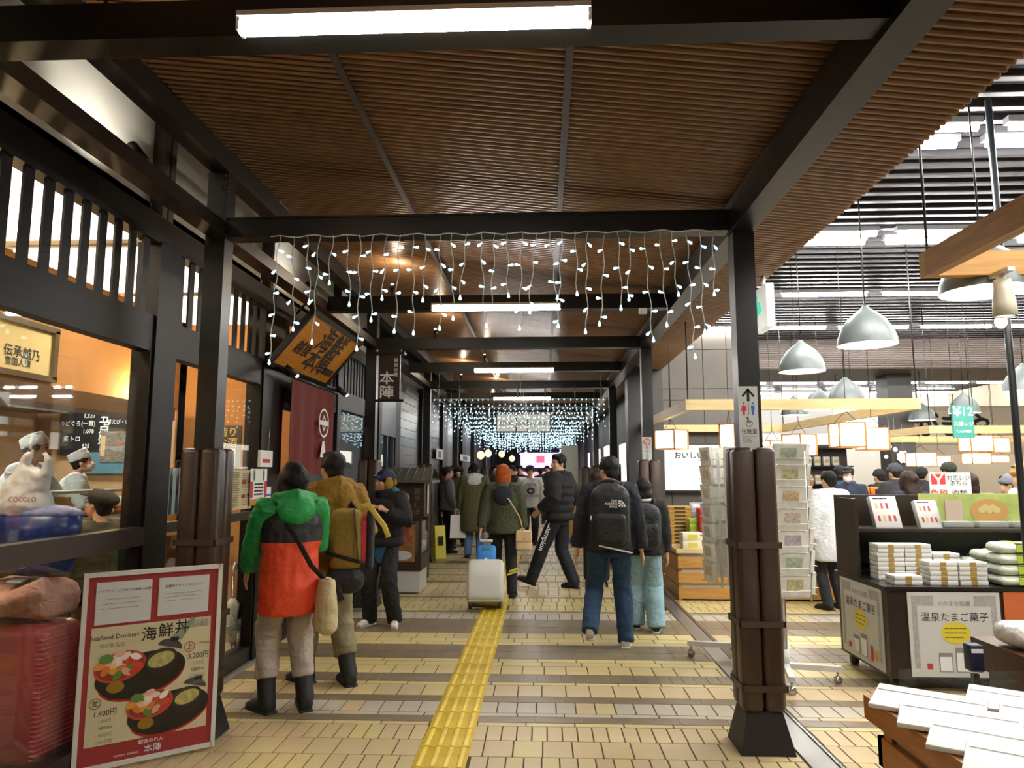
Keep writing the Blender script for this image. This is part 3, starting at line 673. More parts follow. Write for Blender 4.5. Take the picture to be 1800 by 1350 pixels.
# ================================================================= THINGS IN THE PASSAGE
# ---- icicle lights on the nearest cross beam
WIRE = M('clear_wire', 'cfcfc4', .5); HOLD = M('bulb_holder', 'dfe9ec', .4, emit=.6); HOLD.cycles.emission_sampling = 'NONE'
b = B(); b.ell((0, 0, 0), (.0115, .0115, .0115), 8, 6); bm = b.mesh('bulb', BULB)
b = B(); b.lathe([(.0025, .024), (.007, .007), (.0095, -.003), (.007, -.01), (0, -.013)], 8); bm = b.mesh('bulb', BULB)
icic = thing('icicle_light_curtain', 'curtain of cool white icicle lights hanging from the nearest cross beam', 'string lights', (0, 4.37, 3.11))
b = B(); b.tube([(-1.75 + k * .06, .0 + .004 * sin(k), -.004 + .008 * sin(k * 1.7)) for k in range(48)], .004, 5); mk('lead_wire', b, WIRE, icic)
STR = [(491, 635), (515, 576), (539, 530), (562, 600), (585, 495), (609, 533), (633, 611), (655, 560), (679, 523), (702, 580), (725, 583), (749, 525), (773, 575), (794, 557), (821, 522), (845, 571), (870, 540), (892, 518), (917, 575),
       (942, 546), (967, 522), (989, 571), (1012, 515), (1032, 581), (1063, 567), (1086, 540), (1109, 524), (1133, 596), (1159, 569), (1181, 516), (1207, 625), (1230, 581), (1253, 515)]
rd = random.Random(3)
for (px, py) in STR:
    a = P(px, 415, Y=4.37); e = P(px, py, Y=4.37); L = 3.11 - e.z; x = a.x; st = put('strand', None, icic, (x, 0, 0))
    n = max(4, int(L / .05)); dx = rd.uniform(-.05, .05) if px > 500 else -.03; ph = rd.random() * 6
    pts = [(dx * (k / n) + .008 * sin(k * 1.3 + ph), .006 * sin(k * 1.1 + ph), -L * k / n) for k in range(n + 1)]
    b = B(); b.tube(pts, .0032, 5); st.data if False else None
    C.objects.unlink(st); bpy.data.objects.remove(st)
    st = mk('strand', b, WIRE, icic, (x, 0, 0)); k = 0; z = .05 + rd.random() * .08; side = rd.choice((-1, 1))
    while z < L - .02:
        i = min(n, int(z / L * n)); q = pts[i]
        o = put('bulb', bm, st, (q[0] + side * .022, q[1] - .006, -z - .012), (rd.uniform(-.5, .5), side * rd.uniform(-1.9, -.7), 0)); side = -side; z += rd.uniform(.11, .16)
    put('bulb', bm, st, (pts[-1][0], pts[-1][1], -L - .01), (0, 0, 0))
b = B(); b.rbox((0, 0, 0), (.05, .03, .035), .006); o = mk('connector_box', b, WHT, icic, tuple(P(1130, 547, Y=4.37) - Vector((0, 4.37, 3.11))))
# ---- dense light curtains further along
far_oct = [(1, 0, 0), (-1, 0, 0), (0, 1, 0), (0, -1, 0), (0, 0, 1.5), (0, 0, -1.5)]; fo = [(0, 2, 4), (2, 1, 4), (1, 3, 4), (3, 0, 4), (2, 0, 5), (1, 2, 5), (3, 1, 5), (0, 3, 5)]
CY = [12.9, 14.6, 16.0, 17.5, 19.2, 20.8, 22.6, 24.4, 26.2, 28.2, 30.4]
CN = ['first', 'second', 'third', 'fourth', 'fifth', 'sixth', 'seventh', 'eighth', 'ninth', 'tenth', 'eleventh']
for ci, yc in enumerate(CY):
    t = thing('light_curtain', f'{CN[ci]} dense curtain of tiny cool lights beyond the third roof beam, counting away', 'string lights', (0, yc, 2.92)); bw_, bb_ = B(), B()
    x = -2.0; r0 = .0105 + ci * .0009
    while x < 1.16:
        L = rd.uniform(.25, .62); bw_.tube([(x, 0, 0), (x + rd.uniform(-.02, .02), 0, -L)], .0025, 3, cap=False); z = .02
        while z < L:
            o = (x + rd.uniform(-.02, .02), rd.uniform(-.02, .02), -z); bb_.add([(o[0] + q[0] * r0, o[1] + q[1] * r0, o[2] + q[2] * r0) for q in far_oct], fo); z += rd.uniform(.075, .12)
        x += .1
    tag(mk('strands', bw_, WIRE, t), kind='stuff'); tag(mk('bulbs', bb_, BULB, t), kind='stuff')
    b = B(); b.tube([(-2.05, 0, .0), (1.18, 0, .0)], .006, 6); mk('lead_wire', b, WIRE, t)
    for q in (-1.9, -.4, 1.05): b = B(); b.tube([(q, 0, 0), (q, 0, zc(q) - 2.9)], .004, 5); mk('hanger_wire', b, WIRE, t)
    if ci == 0:
        for px in (770, 808, 862, 910, 958, 1010, 1057):
            b = B(); q = P(px, 655, Y=12.9).x; b.tube([(q, 0, .25), (q, 0, 0)], .011, 6); mk('hanger_rod', b, M('galvanised', '9a9a94', .4, .6), t)
# ---- uplighters standing on the tube beams; the nearest is added to warm the ceiling
for k, (xx, yy, e) in enumerate(((-1.6, 2.36, 5), (-1.45, 6.66, 7), (-1.35, 8.75, 8), (-.9, 10.85, 8), (-1.5, 12.95, 7), (-1.0, 15.1, 8), (-1.4, 19.3, 7), (-1.2, 23.6, 7))):
    if not e: continue
    t = thing('uplighter', f'small black uplighter standing on a roof beam, number {["one", "two", "three", "four", "five", "six", "seven", "eight"][k]} from the viewer', 'spotlight', (xx, yy, 3.25 if k in (2, 4) else 3.27))
    b = B(); b.lathe([(.03, 0), (.03, .008), (.008, .012), (.008, .08)], 12); mk('stem', b, BLK, t)
    b = B(); b.tube([(0, 0, .075), (0, 0, .125)], .024, 12); mk('head', b, BLK, t)
    b = B(); b.ell((0, 0, .128), (.018, .018, .01), 10, 6); mk('lens', b, M('uplight_lens', (1, .8, .5), .4, emit=6), t)
    lamp('uplight', 'POINT', (xx, yy, zc(xx) - .17), e * 1.5, (1, .8, .55), .03)
# ---- menu stand in front of the left post
a = Vector((-1.935, 4.27, 0)); c = Vector((-2.47, 3.85, 0)); ctr = (a + c) / 2; ang = math.atan2(a.y - c.y, a.x - c.x)
t = thing('menu_stand', 'white-framed red menu stand with seafood rice bowls in front of the padded post', 'menu stand', (ctr.x, ctr.y, .022), ang)
hw = .345; hh = .515
b = B()
for (q, d) in (((0, 0, .012), (2 * hw, .025, .024)), ((0, 0, 1.018), (2 * hw, .025, .024)), ((-hw, 0, .515), (.024, .025, 1.03)), ((hw, 0, .515), (.024, .025, 1.03))): b.box(q, d)
mk('frame', b, M('frame_white', 'dcd9d0', .4), t)
b = B(); b.box((0, .004, .515), (2 * hw - .02, .008, 1.0)); mk('panel', b, M('menu_red', 'a03336', .35, var=.08, vs=3), t)
b = B(); b.tube([(-hw, .02, .9), (-hw, .08, 0)], .01); b.tube([(hw, .02, .9), (hw, .08, 0)], .01); b.tube([(-hw, .08, .02), (hw, .08, .02)], .01); mk('rear_legs', b, CHROME, t)
CRE = M('menu_ivory', 'd6cba6', .5)
b = B(); rect(b, -.305, .305, .12, .735, -.0022); mk('ivory_field', b, CRE, t)
for k, (x0, x1, z0, z1) in enumerate(((-.295, -.02, .75, .975), (.015, .285, .765, .975))):
    o = put('notice', None, t); C.objects.unlink(o); bpy.data.objects.remove(o)
    b = B(); b.box(((x0 + x1) / 2, -.003, (z0 + z1) / 2), (x1 - x0, .002, z1 - z0)); o = mk('notice', b, M('notice_white', 'd5d6d2', .5), t)
    text('lettering', 'テイクアウト・ご予約のお客様へお願い' if k == 0 else '配膳時のサービスについて', .0165 if k == 0 else .017, INK, o, ((x0 + x1) / 2, -.005, z1 - .05))
    b = B(); lines(b, x0 + .03, x1 - .03, z0 + .07, z1 - .08, 3, .12, 0, -.005, .15, k, 9); tag(mk('print', b, GREYI, o), kind='stuff')
    if k: b = B(); lines(b, x0 + .08, x1 - .06, z0 + .1, z1 - .09, 2, .12, 0, -.0052, .3, 5, 6); tag(mk('red_print', b, REDI, o), kind='stuff')
text('lettering', '海', .082, INK, t, (-.02, -.004, .668), bold=.015); text('lettering', '鮮', .082, INK, t, (.065, -.004, .678), bold=.015); text('lettering', '丼', .082, INK, t, (.15, -.004, .688), bold=.015)
text('lettering', 'Seafood Donburi', .034, INK, t, (-.19, -.004, .68)); text('lettering', '해산물 덮밥', .026, GREYI, t, (-.2, -.004, .635))
text('lettering', '海鲜盖饭\n海鮮蓋飯', .024, GREYI, t, (.245, -.004, .7), line=.8)
def bowlset(cx, cz, k, par):
    def O(m): return m
    b = B(); disc(b, cx + .05 * k, cz - .06 * k, .25 * k, .13 * k, -.0035, 0, 40, tilt=.2); mk('tray_edge_print', b, M('lacquer_red', 'b4231f', .35), par)
    b = B(); disc(b, cx + .05 * k, cz - .045 * k, .25 * k, .13 * k, -.004, 0, 40, tilt=.2); mk('tray_print', b, M('lacquer_black', '201c1b', .3), par)
    b = B(); disc(b, cx - .08 * k, cz - .055 * k, .135 * k, .09 * k, -.0045, 0, 30, tilt=.1); mk('bowl_print', b, M('lacquer_bowl', '2a2320', .3), par)
    b = B(); disc(b, cx - .08 * k, cz + .02 * k, .145 * k, .09 * k, -.005, 0, 32, tilt=.2); mk('bowl_rim_print', b, M('bowl_rim_red', 'c84a34', .4), par)
    b = B(); disc(b, cx - .08 * k, cz + .022 * k, .132 * k, .08 * k, -.0052, 0, 32, tilt=.2); mk('bowl_inside_print', b, M('bowl_inside', '8e3a2a', .5), par)
    r2 = random.Random(int(cz * 100)); cols = ('e4a98f', 'f0dccb', 'e07a35', 'd9482b', 'f2c98c', '5f8a3a', 'f6ece2', 'e89a3c', 'c8402c', 'f0b8a0')
    for q in range(20):
        aa = q * 2.4; rr = .022 * math.sqrt(q) * k; b = B(); disc(b, cx - .08 * k + rr * cos(aa) * 1.25, cz + .03 * k + rr * sin(aa) * .72, .034 * k, .02 * k, -.0054 - q * .00005, 0, 12, tilt=r2.uniform(-1, 1)); mk('fish_slice_print', b, M('slice_' + cols[q % 10], cols[q % 10], .5), par)
    b = B(); disc(b, cx - .16 * k, cz + .075 * k, .04 * k, .03 * k, -.007, 0, 12); mk('greens_print', b, M('slice_5f8a3a', '5f8a3a', .5), par)
    b = B(); disc(b, cx - .1 * k, cz - .1 * k, .05 * k, .035 * k, -.006, 0, 16); mk('gold_crest_print', b, M('crest_gold', '9a7420', .4), par)
    b = B(); disc(b, cx + .15 * k, cz + .005 * k, .09 * k, .085 * k, -.0045, 0, 30, tilt=.2); mk('soup_bowl_print', b, M('lacquer_bowl'), par)
    b = B(); disc(b, cx + .15 * k, cz + .035 * k, .098 * k, .062 * k, -.005, 0, 30, tilt=.2); mk('soup_rim_print', b, M('soup_rim', '3b332c', .4), par)
    b = B(); disc(b, cx + .152 * k, cz + .03 * k, .08 * k, .045 * k, -.0053, 0, 28, tilt=.25); mk('soup_print', b, M('soup_yellow', 'b9b06a', .5, var=.3, vs=40), par)
    b = B(); disc(b, cx + .2 * k, cz + .1 * k, .075 * k, .05 * k, -.0048, 0, 20, 0, pi, -.3); mk('lid_print', b, M('lid_grey', '4a4648', .4), par)
    b = B(); rect(b, cx + .2 * k, cx + .25 * k, cz + .135 * k, cz + .16 * k, -.0049); mk('lid_knob_print', b, M('lacquer_black'), par)
bowlset(-.085, .5, .88, t); bowlset(.07, .275, .82, t)
def pricebl(x, z, price, ch, word, par):
    b = B(); ringp(b, x - .05, z + .075, .029, .025, -.005); mk('ring_print', b, REDI, par)
    text('lettering', ch, .036, INK, par, (x - .05, -.005, z + .074)); text('lettering', word, .018, INK, par, (x + .03, -.005, z + .09))
    text('lettering', price, .042, INK, par, (x, -.005, z + .02), sx=.85)
    for q, sfx in enumerate(('엔', 'Yen', '日元', '日圓')): text('lettering', price[:-1] + sfx, .023, (INK if q == 1 else GREYI), par, (x, -.005, z - .02 - q * .036), sx=.85)
pricebl(.245, .5, '3,200円', '上', 'Deluxe', t); pricebl(-.215, .265, '1,400円', '並', 'Regular', t)
text('lettering', '越後のれん', .026, PAPER, t, (.02, -.0045, .098), bold=.01); text('lettering', '本陣', .045, PAPER, t, (.03, -.0045, .055), bold=.02); text('lettering', 'HONJIN  DINING', .016, PAPER, t, (-.1, -.0045, .05))
b = B(); b.add([(.09, -.0042, .64), (.2, -.0042, .74), (.22, -.0042, .73), (.15, -.0042, .62)], [(0, 1, 2, 3)]); mk('leaf_print', b, M('leaf_grey_green', '8f9a82', .5), t)
# ---- luggage piled inside the window
t = thing('pink_suitcase', 'glossy pink ribbed suitcase standing inside the restaurant window', 'suitcase', (-2.85, 3.93, .0), R(-8))
PK = M('pink_shell', 'c4525a', .25, var=.06, vs=2)
b = B(); b.rbox((0, 0, .43), (.5, .3, .72), .06, seg=5); mk('shell', b, PK, t)
for k in range(26): b = B(); b.rbox((.235, 0, .12 + k * .024), (.035, .305, .009), .004); put('shell_rib', b.mesh('shell_rib', PK), t)
b = B(); b.rbox((.0, -.152, .4), (.03, .02, .06), .006); mk('lock', b, CHROME, t)
for sx in (-1, 1):
    for sy in (-1, 1): b = B(); b.tube([(sx * .2 - .012, sy * .11, .035), (sx * .2 + .012, sy * .11, .035)], .035, 14); mk('wheel', b, BLK, t)
t = thing('pink_soft_bag', 'pale pink padded bag with a grey patch lying on the pink suitcase', 'bag', (-2.86, 3.93, .79), R(-8))
b = B(); b.rbox((0, 0, .12), (.52, .3, .2), .08, seg=4); b.tube([(-.25, -.12, .08), (.0, -.16, .1), (.24, -.13, .2)], .06, 10); soft_later = b
PINKB = (t, b)
b = B(); b.box((.06, -.13, .232), (.09, .06, .006), 0, Matrix.Rotation(.35, 3, 'X')); mk('patch', b, M('patch_grey', 'a9b5bb', .6), t)
t = thing('blue_tote', 'shiny blue and purple tote bag with a white silhouette behind the window rail', 'bag', (-2.83, 3.9, 1.06), R(-8))
b = B()
prof = [(0, .24, .12), (.06, .26, .14), (.2, .275, .15), (.30, .28, .15)]
b.tube([(0, 0, p[0]) for p in prof], [(p[1], p[2]) for p in prof], 24, ref=(1, 0, 0)); mk('bag_body', b, M('tote_blue', '24408f', .3, var=.6, vs=5), t)
b = B(); b.ell((.05, 0, .31), (.24, .12, .05)); mk('contents', b, M('wrapped_lilac', '8a8fc0', .5, var=.4, vs=20, bump=.4), t)
b = B()
for (x, z, r_) in ((.11, .15, .022), (.1, .115, .03), (.09, .07, .045)): disc(b, x, z, r_, r_ * .9, -.15)
rect(b, .03, .09, .03, .04, -.15); mk('silhouette_print', b, M('print_pale', 'a9c8c9', .5), t)
b = B(); rect(b, -.2, -.1, .08, .2, -.152); mk('magenta_print', b, M('print_magenta', '7a3f8c', .5), t)
t = thing('white_carrier_bag', 'white plastic carrier bag with red print on top of the blue tote', 'bag', (-2.86, 3.87, 1.36), R(-8))
CARR = (t,)
# ---- umbrellas behind the lower glass
def umbrella(label, px0, py0, px1, py1, Xu, col, hook):
    a = P(px0, py0, X=Xu); e = P(px1, py1, X=Xu); t = thing('umbrella', label, 'umbrella', (e.x, e.y, e.z))
    d = a - e
    b = B(); b.tube([(0, 0, 0), d], .006, 8); mk('shaft', b, CHROME, t)
    b = B(); b.tube([d * .1, d * .35, d * .62, d * .7], [.012, .035, .06, .02], 10); mk('canopy', b, M('umb_' + col, col, .5, var=.1), t)
    if hook: b = B(); b.tube([d, d + Vector((0, .0, .05)), d + Vector((0, .03, .09)), d + Vector((0, .07, .08)), d + Vector((0, .08, .03))], .011, 8); mk('hook_handle', b, WHT, t)
umbrella('clear umbrella with white crook handle behind the lower window', 410, 1010, 407, 1150, -2.64, 'b9b9a6', True)
umbrella('half-open clear umbrella leaning behind the lower window', 432, 1045, 404, 1120, -2.66, 'c4c6be', False)
umbrella('thin black umbrella leaning inside the lower window', 405, 1075, 420, 1150, -2.62, '2a2a2a', False)
t = thing('umbrella_stand', 'low chrome umbrella stand inside the lower window', 'umbrella stand', (-2.66, 5.9, 0)); 
b = B()
for z in (.06, .3): b.tube([(-.08, -.2, z), (.08, -.2, z), (.08, .2, z), (-.08, .2, z), (-.08, -.2, z)], .008, 6)
mk('ring_rails', b, CHROME, t)
for (x, y) in ((-.08, -.2), (.08, -.2), (.08, .2), (-.08, .2)): b = B(); b.tube([(x, y, 0), (x, y, .3)], .008, 6); mk('leg', b, CHROME, t)
# ---- wheeled cases in the passage
t = thing('white_suitcase', 'white hard-shell suitcase tilted behind the orange-haired person', 'suitcase', (-.685, 8.5, .0), R(3), rot=(R(-24), 0, R(3)))
WS = M('white_shell', 'dcdbd0', .3); b = B(); b.rbox((0, 0, .33), (.44, .26, .5), .06, seg=5); mk('shell', b, WS, t)
b = B(); b.rbox((0, -.005, .075), (.41, .25, .03), .012); mk('base_plate', b, M('shell_base', 'b0a988', .5), t)
for sx in (-1, 1):
    for sy in (-1, 1):
        b = B(); b.tube([(sx * .17 - .012, sy * .09, .035), (sx * .17 + .012, sy * .09, .035)], .035, 14); mk('wheel', b, BLK, t)
    b = B(); b.tube([(sx * .055, .11, .58), (sx * .055, .11, .86)], .008, 8); mk('pull_rod', b, CHROME, t)
b = B(); b.rbox((0, .11, .87), (.16, .03, .035), .012); mk('pull_grip', b, M('grip_white', 'd9d9d4', .4), t)
t = thing('blue_bag', 'small bright blue bag strapped on the white suitcase handle', 'bag', (-.7, 8.82, .47), rot=(R(-20), 0, R(3)))
b = B(); b.rbox((0, 0, .13), (.24, .12, .23), .045, seg=4); mk('bag_body', b, M('bag_blue', '2f86cf', .5, bump=.1), t)
b = B(); rect(b, -.06, .06, .16, .2, -.063); mk('label_patch', b, M('patch_teal', '2f6d8a', .5), t)
b = B(); disc(b, .0, .06, .014, .018, -.0635); mk('emblem', b, PAPER, t)
t = thing('dark_suitcase', 'small dark grey suitcase wheeled beside the jeans-wearer', 'suitcase', (.74, 10.3, 0))
b = B(); b.rbox((0, 0, .34), (.36, .24, .52), .05, seg=4); mk('shell', b, M('shell_dark', '222226', .4), t)
for sx in (-1, 1):
    for sy in (-1, 1): b = B(); b.tube([(sx * .14 - .012, sy * .08, .035), (sx * .14 + .012, sy * .08, .035)], .035, 12); mk('wheel', b, BLK, t)
b = B(); b.tube([(-.06, .08, .6), (-.06, .08, .95), (.06, .08, .95), (.06, .08, .6)], .008, 6); mk('pull_handle', b, CHROME, t)
# ---- roofed wooden cabinet and ice-cream freezer past the second post
t = thing('roofed_wooden_cabinet', 'dark wooden cabinet with a small sloping metal roof past the second post', 'cabinet', (-1.98, 10.5, 0))
b = B(); b.bb((-.3, -.25, .05), (.27, .3, 1.52)); mk('body', b, M('cabinet_brown', '3a2a20', .5, var=.2, vs=5), t)
b = B(); b.add([(-.4, -.38, 1.47), (.4, -.38, 1.47), (.36, .1, 1.66), (-.36, .1, 1.66), (-.4, .4, 1.5), (.4, .4, 1.5)], [(0, 1, 2, 3), (3, 2, 5, 4)]); b.bb((-.4, -.39, 1.44), (.4, .4, 1.475)); mk('roof', b, M('roof_greygreen', '55564a', .45), t)
for k in range(7): b = B(); b.tube([(-.38 + k * .125, -.385, 1.478), (-.345 + k * .115, .1, 1.668)], .007, 6); mk('roof_seam', b, M('roof_seam', '484940', .45), t)
for k, c in enumerate('越後しぼり'): text('lettering', c, .09, M('faded_gold', '8f7a55', .6), t, (.17, -.253, 1.32 - k * .1))
text('lettering', 'の', .2, M('faded_cream', 'b9b0a0', .6), t, (-.02, -.253, 1.22), bold=.03)
b = B(); b.box((.285, .02, 1.2), (.006, .1, .42)); mk('paper_strip', b, PAPER, t)
t = thing('ice_cream_freezer', 'low display freezer with a brown picnic-style poster and white base', 'freezer', (-1.80, 9.85, 0), R(0))
b = B(); b.bb((-.36, -.28, .02), (.16, .3, .3)); mk('base', b, M('freezer_white', 'c9c9c2', .45), t)
for (a_, c_) in (((-.36, -.3, .3), (.18, .32, .5)), ((-.36, -.3, .5), (.1, .05, .92)), ((-.36, .28, .5), (.18, .32, .97)), ((.14, -.3, .5), (.18, -.26, .97))): b = B(); b.bb(a_, c_); mk('casing', b, M('freezer_brown', '35261c', .5), t)
b = B(); b.bb((.168, -.24, .52), (.174, .26, .94)); mk('pane', b, GP, t)
b = B(); b.bb((-.3, -.306, .42), (.1, -.301, .9)); mk('poster', b, M('poster_brown', '9a6a3c', .5, var=.3, vs=9), t)
text('poster_lettering', '厳選\nアイス', .12, M('poster_red', '9c3a2a', .6), t, (-.1, -.308, .74), bold=.03, line=.9)
b = B(); disc(b, -.08, .5, .14, .06, -.309); mk('poster_dish', b, M('dish_white', 'c9cdd2', .5), t)
for (x, z) in ((-.2, .6), (.06, .7), (.1, .56)):
    pass
b = B(); b.rbox((.13, .1, .6), (.06, .3, .12), .02); mk('ice_tubs', b, M('tubs_pale', 'c9d3c2', .5), t)
for k in range(2): b = B(); b.tube([(.1 - k * .4, -.2, .03), (.13 - k * .4, -.2, .03)], .03, 10); mk('caster', b, BLK, t)
t = thing('yellow_caution_sign', 'tall narrow yellow caution sign at the foot of the third padded post', 'floor sign', (-1.93, 13.35, 0), R(25))
for s_ in (-1, 1): b = B(); b.box((0, s_ * .07, .31), (.2, .012, .6), 0, Matrix.Rotation(s_ * .16, 3, 'X')); mk('leaf', b, M('sign_yellow', 'd8cf2a', .4), t)
b = B(); rect(b, -.05, .05, .25, .42, -.095); mk('print', b, INK, t)
t = thing('snack_rack', 'small rack of wrapped snack sticks beside the restaurant door', 'rack', (-2.28, 9.2, 0))
b = B(); b.bb((-.12, -.16, .02), (.12, .16, .95)); mk('stand', b, DBR, t)
for k in range(9):
    b = B(); x = -.09 + (k % 3) * .09; y = -.1 + (k // 3) * .1; b.tube([(x, y, .95), (x * 1.4, y * 1.3, 1.22 + (k % 2) * .06)], [.02, .028], 8); mk('wrapped_stick', b, M('stick_' + str(k % 3), ('c9b8a8', 'b8c4c9', 'c97a4a')[k % 3], .25), t)
# ---- signs on the posts
t = thing('restroom_sign', 'white restroom sign with arrow and pictograms on the nearest shop-side post', 'sign', (1.25, 4.378, 1.735))
b = B(); b.box((0, 0, .19), (.115, .01, .385)); mk('plate', b, M('sign_plate', 'c4c5bf', .4), t)
b = B(); rect(b, -.008, .008, .29, .365, -.006); b.add([(-.04, -.006, .325), (-.03, -.006, .315), (0, -.006, .352), (.03, -.006, .315), (.04, -.006, .325), (0, -.006, .372)], [(0, 1, 2, 5), (2, 3, 4, 5)]); mk('arrow', b, INK, t)
for (x, m_, dress) in ((-.028, M('pict_red', 'cf2f35', .5), True), (.026, M('pict_blue', '2a62c0', .5), False)):
    b = B(); disc(b, x, .277, .0065, .0065, -.006, 0, 12)
    b.add([(x - .011, -.006, .265), (x + .011, -.006, .265), (x + (.016 if dress else .009), -.006, .232), (x - (.016 if dress else .009), -.006, .232)], [(0, 3, 2, 1)])
    rect(b, x - .006, x + .006, .208, .233, -.006); mk('pictogram', b, m_, t)
b = B(); rect(b, -.002, .001, .21, .28, -.006); mk('divider', b, INK, t)
b = B(); ringp(b, .0, .155, .021, .0175, -.006); disc(b, -.008, .188, .006, .006, -.006, 0, 10); rect(b, -.01, -.005, .155, .182, -.006); rect(b, -.01, .012, .16, .165, -.006); mk('wheelchair_mark', b, INK, t)
text('lettering', '化粧室', .032, INK, t, (0, -.0062, .105), bold=.01); text('lettering', 'Restrooms\n화장실\n洗手間', .019, GREYI, t, (-.045, -.0062, .062), align='LEFT', line=.85)
t = thing('slip_warning_sign', 'narrow white warning sign with a red emblem on the second shop-side post', 'sign', (1.245, 8.628, 1.69))
b = B(); b.box((0, 0, .16), (.115, .01, .325)); mk('plate', b, M('sign_plate'), t)
b = B(); ringp(b, 0, .265, .042, .03, -.006); mk('emblem', b, M('pict_orange', 'c8542e', .5), t)
b = B(); b.tube([(-.02, -.007, .245), (.02, -.007, .285)], .005, 5); mk('emblem_bar', b, M('pict_orange'), t)
for k, c in enumerate('足元注意'): text('lettering', c, .045, INK, t, (0, -.0062, .19 - k * .047))
t = thing('exit_sign', 'white hanging exit box with a green running figure beside the slatted eave', 'exit sign', (1.88, 6.0, 2.78))
b = B(); b.rbox((0, 0, .19), (.07, .34, .37), .008); mk('box', b, M('exit_white', (.9, .92, .86), .4, emit=.5), t)
b = B(); b.tube([(0, 0, .37), (0, 0, .48)], .02, 8); mk('hanger', b, WHT, t)
b = B(); vs = [(-.037, .05, .28), (-.037, .0, .25), (-.037, -.06, .17), (-.037, -.02, .15), (-.037, .08, .14), (-.037, .09, .19)]; b.add(vs, [(0, 1, 2, 3, 4, 5)]); b.ell((-.037, .05, .3), (.004, .02, .02), 8, 6); mk('running_figure', b, M('exit_green', (.05, .6, .4), .4, emit=1.0), t)
# hanging direction sign
c0 = P(873, 727, Y=17.1); c1 = P(968, 761, Y=17.1)
t = thing('direction_sign', 'hanging grey direction sign with three panels far down the passage', 'sign', ((c0.x + c1.x) / 2, 17.0, (c0.z + c1.z) / 2)); w2, h2 = (c1.x - c0.x) / 2, (c0.z - c1.z) / 2
b = B(); b.box((0, 0, 0), (2 * w2, .08, 2 * h2)); mk('case', b, BLK, t)
for k, (x0, x1, s_) in enumerate(((-.97, -.29, '新幹線'), (-.25, .14, '改札'), (.18, .97, 'のりば案内'))):
    b = B(); b.box(((x0 + x1) / 2 * w2, -.043, 0), ((x1 - x0) * w2, .006, 2 * h2 * .86)); o = mk('panel', b, M('sign_lit', (.72, .72, .66), .5, emit=.25), t); text('lettering', s_, .11, INK, o, ((x0 + x1) / 2 * w2, -.047, -.02))
for x in (-.8, .8): b = B(); b.tube([(x * w2, 0, h2), (x * w2, 0, .78)], .012, 6); mk('hanger', b, BLK, t)
# ================================================================= FAR END AND SHOP-SIDE WALLS
PANW = M('grey_panel', '5b554c', .6, var=.06, vs=2); JN = M('panel_joint', '35312c', .7)
wr = tag(put('wall_right', None, None), kind='structure'); b = B(); b.bb((1.95, 12.62, 0), (3.6, 12.75, 4.5)); mk('backing', b, JN, wr)
xs = [1.95, 2.23, 2.83, 3.6]; zs = [0, .9, 1.95, 2.85, 3.05, 3.75, 4.5]
for i in range(3):
    for k in range(6): b = B(); b.bb((xs[i] + .006, 12.59, zs[k] + .006), (xs[i + 1] - .006, 12.63, zs[k + 1] - .006)); mk('panel', b, PANW, wr)
b = B(); b.bb((1.36, 11.45, 0), (1.68, 11.8, 3.25)); struct('pillar_dark', b, M('pillar_black', '1b1a1a', .5)); b = B(); b.bb((1.68, 11.6, 0), (1.95, 12.7, 3.6)); struct('wall_stub', b, M('stub_grey', '3b3833', .6))
b = B(); b.bb((1.75, 12.75, 0), (1.9, 36, 4.0)); wf = struct('wall_right_far', b, M('far_wall_grey', '3b3a38', .6))
LIT = M('lit_shopfront', (1, .93, .8), .5, emit=2.2)
for (y0, y1, z0, z1) in ((14.2, 16.4, .9, 2.2), (18.0, 20.5, .7, 2.3), (22, 25, .7, 2.3), (27, 31, .6, 2.3)): b = B(); b.bb((1.735, y0, z0), (1.75, y1, z1)); mk('lit_shopfront', b, LIT, wf)
b = B(); b.bb((-3.5, 36, 0), (4, 36.2, 4.2)); struct('wall_far_end', b, M('end_wall', '26262c', .6))
for (nm, lab, px0, py0, px1, py1, yc, m_, s_) in (('shop_sign', 'glowing white and purple shop sign at the far end of the passage', 915, 796, 985, 822, 35.92, M('glow_lilac', (.75, .55, .95), .5, emit=1.6), '蔵元'),
        ('shopfront_panel', 'glowing pink shopfront panel under the purple sign at the far end', 918, 829, 985, 852, 35.92, M('glow_pink', (.95, .45, .55), .5, emit=1.1), '越後')):
    c0 = P(px0, py0, Y=yc); c1 = P(px1, py1, Y=yc); t = thing(nm, lab, 'sign', ((c0.x + c1.x) / 2, yc, (c0.z + c1.z) / 2)); w2, h2 = (c1.x - c0.x) / 2, (c0.z - c1.z) / 2
    b = B(); b.box((0, 0, 0), (2 * w2, .15, 2 * h2)); mk('light_box', b, m_, t)
    for k in range(3): b = B(); b.box((-w2 * .6 + k * w2 * .6, -.09, h2 * .1), (w2 * .4, .02, h2 * .9)); mk('panel', b, M('glow_white', (1, .9, .95), .5, emit=2.4) if k != 1 else M('glow_red', (.8, .15, .25), .5, emit=1.2), t)
for k, (px, py, yc) in enumerate(((858, 797, 20.2), (882, 798, 22.5), (900, 806, 25), (845, 800, 18.4))):
    q = P(px, py, Y=yc); t = thing('globe_lantern', f'glowing warm globe lantern on the restaurant side, {["second", "third", "farthest", "nearest"][k]} of four', 'lantern', (max(q.x, -2.2), yc, q.z))
    b = B(); b.ell((0, 0, 0), (.1, .1, .11), 14, 8); mk('globe', b, M('globe_warm', (1, .72, .42), .5, emit=1.6), t)
    b = B(); b.tube([(0, 0, .1), (0, 0, 3.68 - q.z)], .01, 6); mk('cord', b, BLK, t)
c0 = P(985, 785, Y=18); t = thing('white_display_panel', 'tall white display panel standing beyond the tall person in black', 'display panel', (.66, 18, 0))
